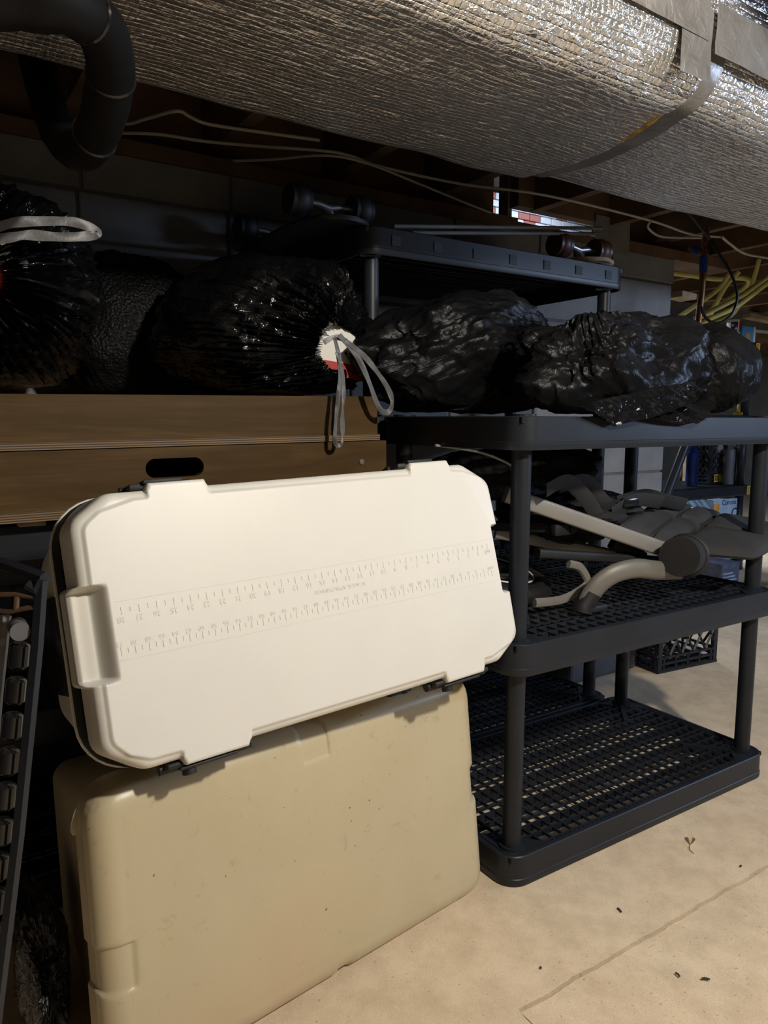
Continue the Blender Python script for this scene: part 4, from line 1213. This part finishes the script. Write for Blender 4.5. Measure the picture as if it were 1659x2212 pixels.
for k, (x, lb) in enumerate(((1572, 'left dark canister at the end of the far third shelf'), (1592, 'right dark canister at the end of the far third shelf'))):
    p = atY(x, 1040, 1.66)
    single('canister', 'grey_plastic', MB().cyl((p.x, 1.66, F2+.001), (p.x, 1.66, F2+.22+.03*k), .034, 20), lb, 'canister', True)
p = atY(1540, 1000, 1.90)
single('carton', 'wood_pale', MB().box((3.32, 1.90, F2+.001), (3.42, 1.96, F2+.20), .002), 'plain brown carton behind the dark canisters', 'box')
# second level: beer carton with its lettering, pale cartons
cb = thing('beer_carton', 'white and blue beer carton on the far lowest shelf', 'box', (2.99, 1.60, T1))
a = atY(1541, 1100, 1.60); b = atY(1596, 1100, 1.60)
MB().box((a.x, 1.60, T1+.001), (b.x, 1.85, .455), .002).build('carton_body', 'pale_blue', cb)
mb = MB(); mb.box((a.x, 1.5985, T1+.002), (a.x+.06, 1.5995, .43)); mb.build('gold_print', 'orange', cb, label='golden printed corner')
mb = MB(); pc_ = atY(1575, 1085, 1.5985); write(mb, 'Corona', .048, pc_, Vector((1, 0, 0)), Vector((0, 0, 1))); mb.build('lettering', 'blue_ink', cb)
mb = MB(); pc2 = atY(1586, 1110, 1.5985); write(mb, 'C', .10, pc2, Vector((1, 0, 0)), Vector((0, 0, 1))); mb.build('lettering', 'blue_ink', cb)
for x0, x1, lb in ((1490, 1517, 'pale blue carton left of the beer carton'), (1520, 1534, 'narrow pale blue carton beside the beer carton')):
    a = atY(x0, 1090, 1.62); b = atY(x1, 1090, 1.62)
    single('carton', 'pale_blue', MB().box((a.x, 1.62, T1+.001), (b.x, 1.85, .40), .002), lb, 'box')
# printed box on the floor in front of it
pb = atZ(1577, 1262, 0); 
t = thing('printed_box', 'blue grey printed box on the floor at right behind the stroller', 'box', (pb.x, pb.y, 0))
MB().box((pb.x-.085, pb.y, .001), (pb.x+.085, pb.y+.2, .125), .003).build('carton_body', 'blue_grey', t)
mb = MB()
for k in range(3): mb.box((pb.x-.07, pb.y-.0012, .022+.02*k), (pb.x+.06-.02*k, pb.y-.0002, .030+.02*k))
mb.build('printed_lines', 'pale_blue', t)
# boxes past the right-hand post
p = atZ(1652, 1292, 0)
single('carton', 'grey_plastic', MB().box((p.x+.02, p.y-.30, .001), (p.x+.40, p.y-.02, .16), .006), 'low dark box on the floor at the right edge', 'box')
# leaning dark pole
a = atY(1441, 1066, 1.30); b = atY(1482, 958, 1.30)
d = (b-a); base = a-d*(a.z/d.z)
single('pole', 'black_plastic', MB().cyl((base.x, 1.30, .0), b+d*.6, .0225, 18), 'thick dark pole leaning beyond the block wall end', 'pole', True)

# ceiling services in the far part
def ytube(px, depth, r, label):
    P = [atD(x, y, depth+(.04*i)) for i, (x, y) in enumerate(px)]
    mb = MB(); mb.tube(smooth_path(P, 6), r, 10); return single('gas_tube', 'yellow_tube', mb, label, 'tube', True, None)
ytube([(1440, 592), (1457, 578), (1472, 570), (1521, 561), (1570, 555), (1657, 552), (1720, 550)], 3.9, .014, 'uppermost yellow tube running flat along the joists')
ytube([(1440, 588), (1496, 595), (1546, 602), (1590, 600), (1612, 602), (1618, 609), (1606, 622), (1560, 655), (1500, 690)], 3.5, .013, 'yellow tube with a U turn at the right')
ytube([(1578, 588), (1556, 620), (1519, 649), (1479, 676), (1460, 690)], 3.4, .011, 'yellow tube crossing down to the left behind the copper pipe')
ytube([(1597, 586), (1570, 615), (1546, 657), (1528, 690), (1510, 712)], 3.45, .012, 'yellow tube dropping steeply beside the black cable loop')
ytube([(1690, 582), (1657, 600), (1595, 642), (1521, 680), (1490, 700)], 3.3, .012, 'long yellow tube slanting from the right edge, upper one')
ytube([(1690, 596), (1657, 612), (1590, 662), (1530, 690), (1500, 712)], 3.25, .012, 'long yellow tube slanting from the right edge, lower one')
ytube([(1640, 560), (1622, 620), (1600, 655), (1578, 682), (1546, 697), (1516, 708)], 3.6, .011, 'short yellow tube curving low behind the black cable loop')
cpz = [atD(x, y, 2.9) for x, y in [(1521, 548), (1519, 590), (1515, 640), (1509, 690), (1504, 740)]]
cpt = thing('copper_pipe', 'copper pipe with blue bands hanging from the joists at right', 'pipe', cpz[-1])
MB().tube(cpz, .0125, 14).build('pipe', 'copper', cpt, True)
mb = MB(); mb.tube([cpz[0]+(cpz[1]-cpz[0])*.12, cpz[1]+(cpz[2]-cpz[1])*.0], .0155, 14); mb.build('band', 'blue_band', cpt, True, label='blue band')
e0, e1_ = atD(1521, 548, 2.9), atD(1490, 535, 2.95)
MB().tube([e0, e1_], .0125, 14).build('elbow', 'copper', cpt, True)
MB().tube([e0+(e1_-e0)*.3, e0+(e1_-e0)*.75], .0155, 14).build('band', 'blue_band', cpt, True, label='blue band')
MB().tube([atD(1524, 552, 2.9), atD(1520, 530, 2.9), Vector((e0.x+.01, e0.y, 1.69))], .012, 12).build('riser', 'copper', cpt, True)
q0 = atD(1532, 512, 2.75)
P = [Vector((round((q0.x+3)/.4)*.4-3, q0.y, 1.703))]+[atD(x, y, 2.75) for x, y in [(1530, 512), (1538, 525), (1556, 553), (1576, 585), (1590, 620), (1592, 650), (1580, 680), (1556, 697), (1535, 695), (1520, 680), (1514, 662)]]
single('cable', 'black_cable', MB().tube(smooth_path(P, 6), .0055, 8), 'black cable hanging in a loop beside the copper pipe', 'cable', True)
p = atD(1472, 640, 3.2)
single('wood_offcut', 'wood_pale', MB().obox(p, Vector((1, 0, -.05)).normalized(), Vector((0, 1, 0)), Vector((.05, 0, 1)).normalized(), .05, .04, .012), 'pale wood offcut sticking out past the block wall end', 'wood')
p = atD(1640, 688, 4.3)
single('wood_offcut', 'wood_pale', MB().obox(p, Vector((1, -.2, -.1)).normalized(), Vector((.2, 1, 0)).normalized(), Vector((.1, 0, 1)).normalized(), .10, .03, .012), 'pale wood strip above the blue carton', 'wood')

# ================================================================== LEFT EDGE: black frame with rollers
D0 = .78
fr = thing('black_rack', 'black metal frame with a row of stubby rollers at the left edge', 'rack', atD(-20, 2300, D0))
rail = [atD(x, y, D0) for x, y in [(90, 1255), (80, 1400), (60, 1600), (40, 1800), (16, 2000), (-12, 2230), (-40, 2400)]]
mb = MB(); mb.tube(rail, .0062, 4); mb.build('side_rail', 'black_plastic', fr)
mb = MB(); mb.tube([atD(-60, 1205, D0+.06), atD(20, 1222, D0+.03), atD(98, 1250, D0)], .0075, 6); mb.build('top_bar', 'black_plastic', fr)
mb = MB(); mb.tube([atD(92, 1250, D0), atD(78, 1275, D0), atD(60, 1262, D0)], .006, 6); mb.build('corner_bracket', 'black_plastic', fr)
mb = MB(); mb.tube([atD(12, 1330, D0+.02), atD(-6, 1500, D0+.02), atD(-22, 1700, D0+.02)], .006, 6); mb.build('inner_rail', 'grey_paint', fr)
for k in range(10):
    y = 1388+76*k; x = 44-7.4*k
    mb = MB(); mb.tube([atD(x, y, D0+.01), atD(x-1, y+6, D0+.01), atD(x-5, y+50, D0+.01), atD(x-6, y+56, D0+.01)], .0105, 14, taper=[.7, 1, 1, .7]); mb.build('roller', 'black_gloss', fr, True)
mb = MB(); p = atD(42, 1362, D0); mb.cyl(p-Vector((0, .006, 0)), p+Vector((0, .02, 0)), .0100, 18); mb.build('knob', 'grey_plastic', fr, True, label='round grey knob')
mb = MB(); mb.tube([atD(-10, 1284, D0), atD(30, 1284, D0), atD(74, 1290, D0), atD(80, 1300, D0), atD(76, 1312, D0), atD(60, 1313, D0), atD(20, 1322, D0), atD(-10, 1318, D0)], .0026, 8); mb.tube([atD(36, 1288, D0), atD(34, 1318, D0)], .003, 8)
mb.build('clasp', 'old_copper', fr, True, label='copper coloured wire clasp')
bag('plastic_bag', 'glossy black plastic bag on the floor at the lower left corner', (-.878, .12, .10), (.034, .10, .11), (0, -1, .2), .001, 9, 'bag', pleat=(16, .05, 1), lob=.2, crum=.1, nu=90, nv=50, pinch=0)

# ================================================================== bits on the floor
def leaf():
    c = atZ(1492, 1822, 0.0); V = []; F = []
    for i in range(9):
        a = i/8; w = .011*math.sin(math.pi*min(1, a*1.05+.02))
        for j in (-1, 0, 1):
            V.append((c.x-.012+.030*a+.003*j, c.y+w*j-.006+.012*a, .002+.010*abs(j)*w/.011+.006*a))
    for i in range(8):
        for j in range(2): F.append((i*3+j, i*3+j+1, i*3+j+4, i*3+j+3))
    mb = MB(); mb.add(V, F); mb.tube([(c.x-.012, c.y-.006, .002), (c.x-.026, c.y-.016, .002), (c.x-.030, c.y-.028, .0015)], .0011, 5)
    single('dry_leaf', 'leaf', mb, 'curled dry leaf on the floor right of the front shelf', 'leaf')
leaf()
for (x, y, dx, dy, L, lb) in ((1338, 1968, .3, 1, .012, 'small dark twig on the floor below the dry leaf'), (1524, 2117, -.7, .6, .013, 'small dark twig on the slab right of the crack'), (1464, 2108, .2, 1, .009, 'tiny brown crumb on the slab beside the twig'), (1600, 1873, 1, .2, .006, 'brown crumb near the right end of the crack'), (1168, 2093, 1, 1, .004, 'black speck on the floor left of the crack')):
    c = atZ(x, y, .0); d = Vector((dx, dy, 0)).normalized()
    single('twig', 'twig', MB().tube([c-d*L/2+Vector((0, 0, .002)), c+Vector((0, 0, .0035)), c+d*L/2+Vector((0, 0, .002))], .0018, 6), lb, 'debris')
c = atZ(1160, 1667, .004)
single('paper_scrap', 'card', MB().obox(c, Vector((.83, .2, 0)).normalized(), Vector((-.2, .83, 0)).normalized(), Vector((0, 0, 1)), .011, .009, .0015), 'white paper scrap on the floor under the bottom shelf', 'paper')
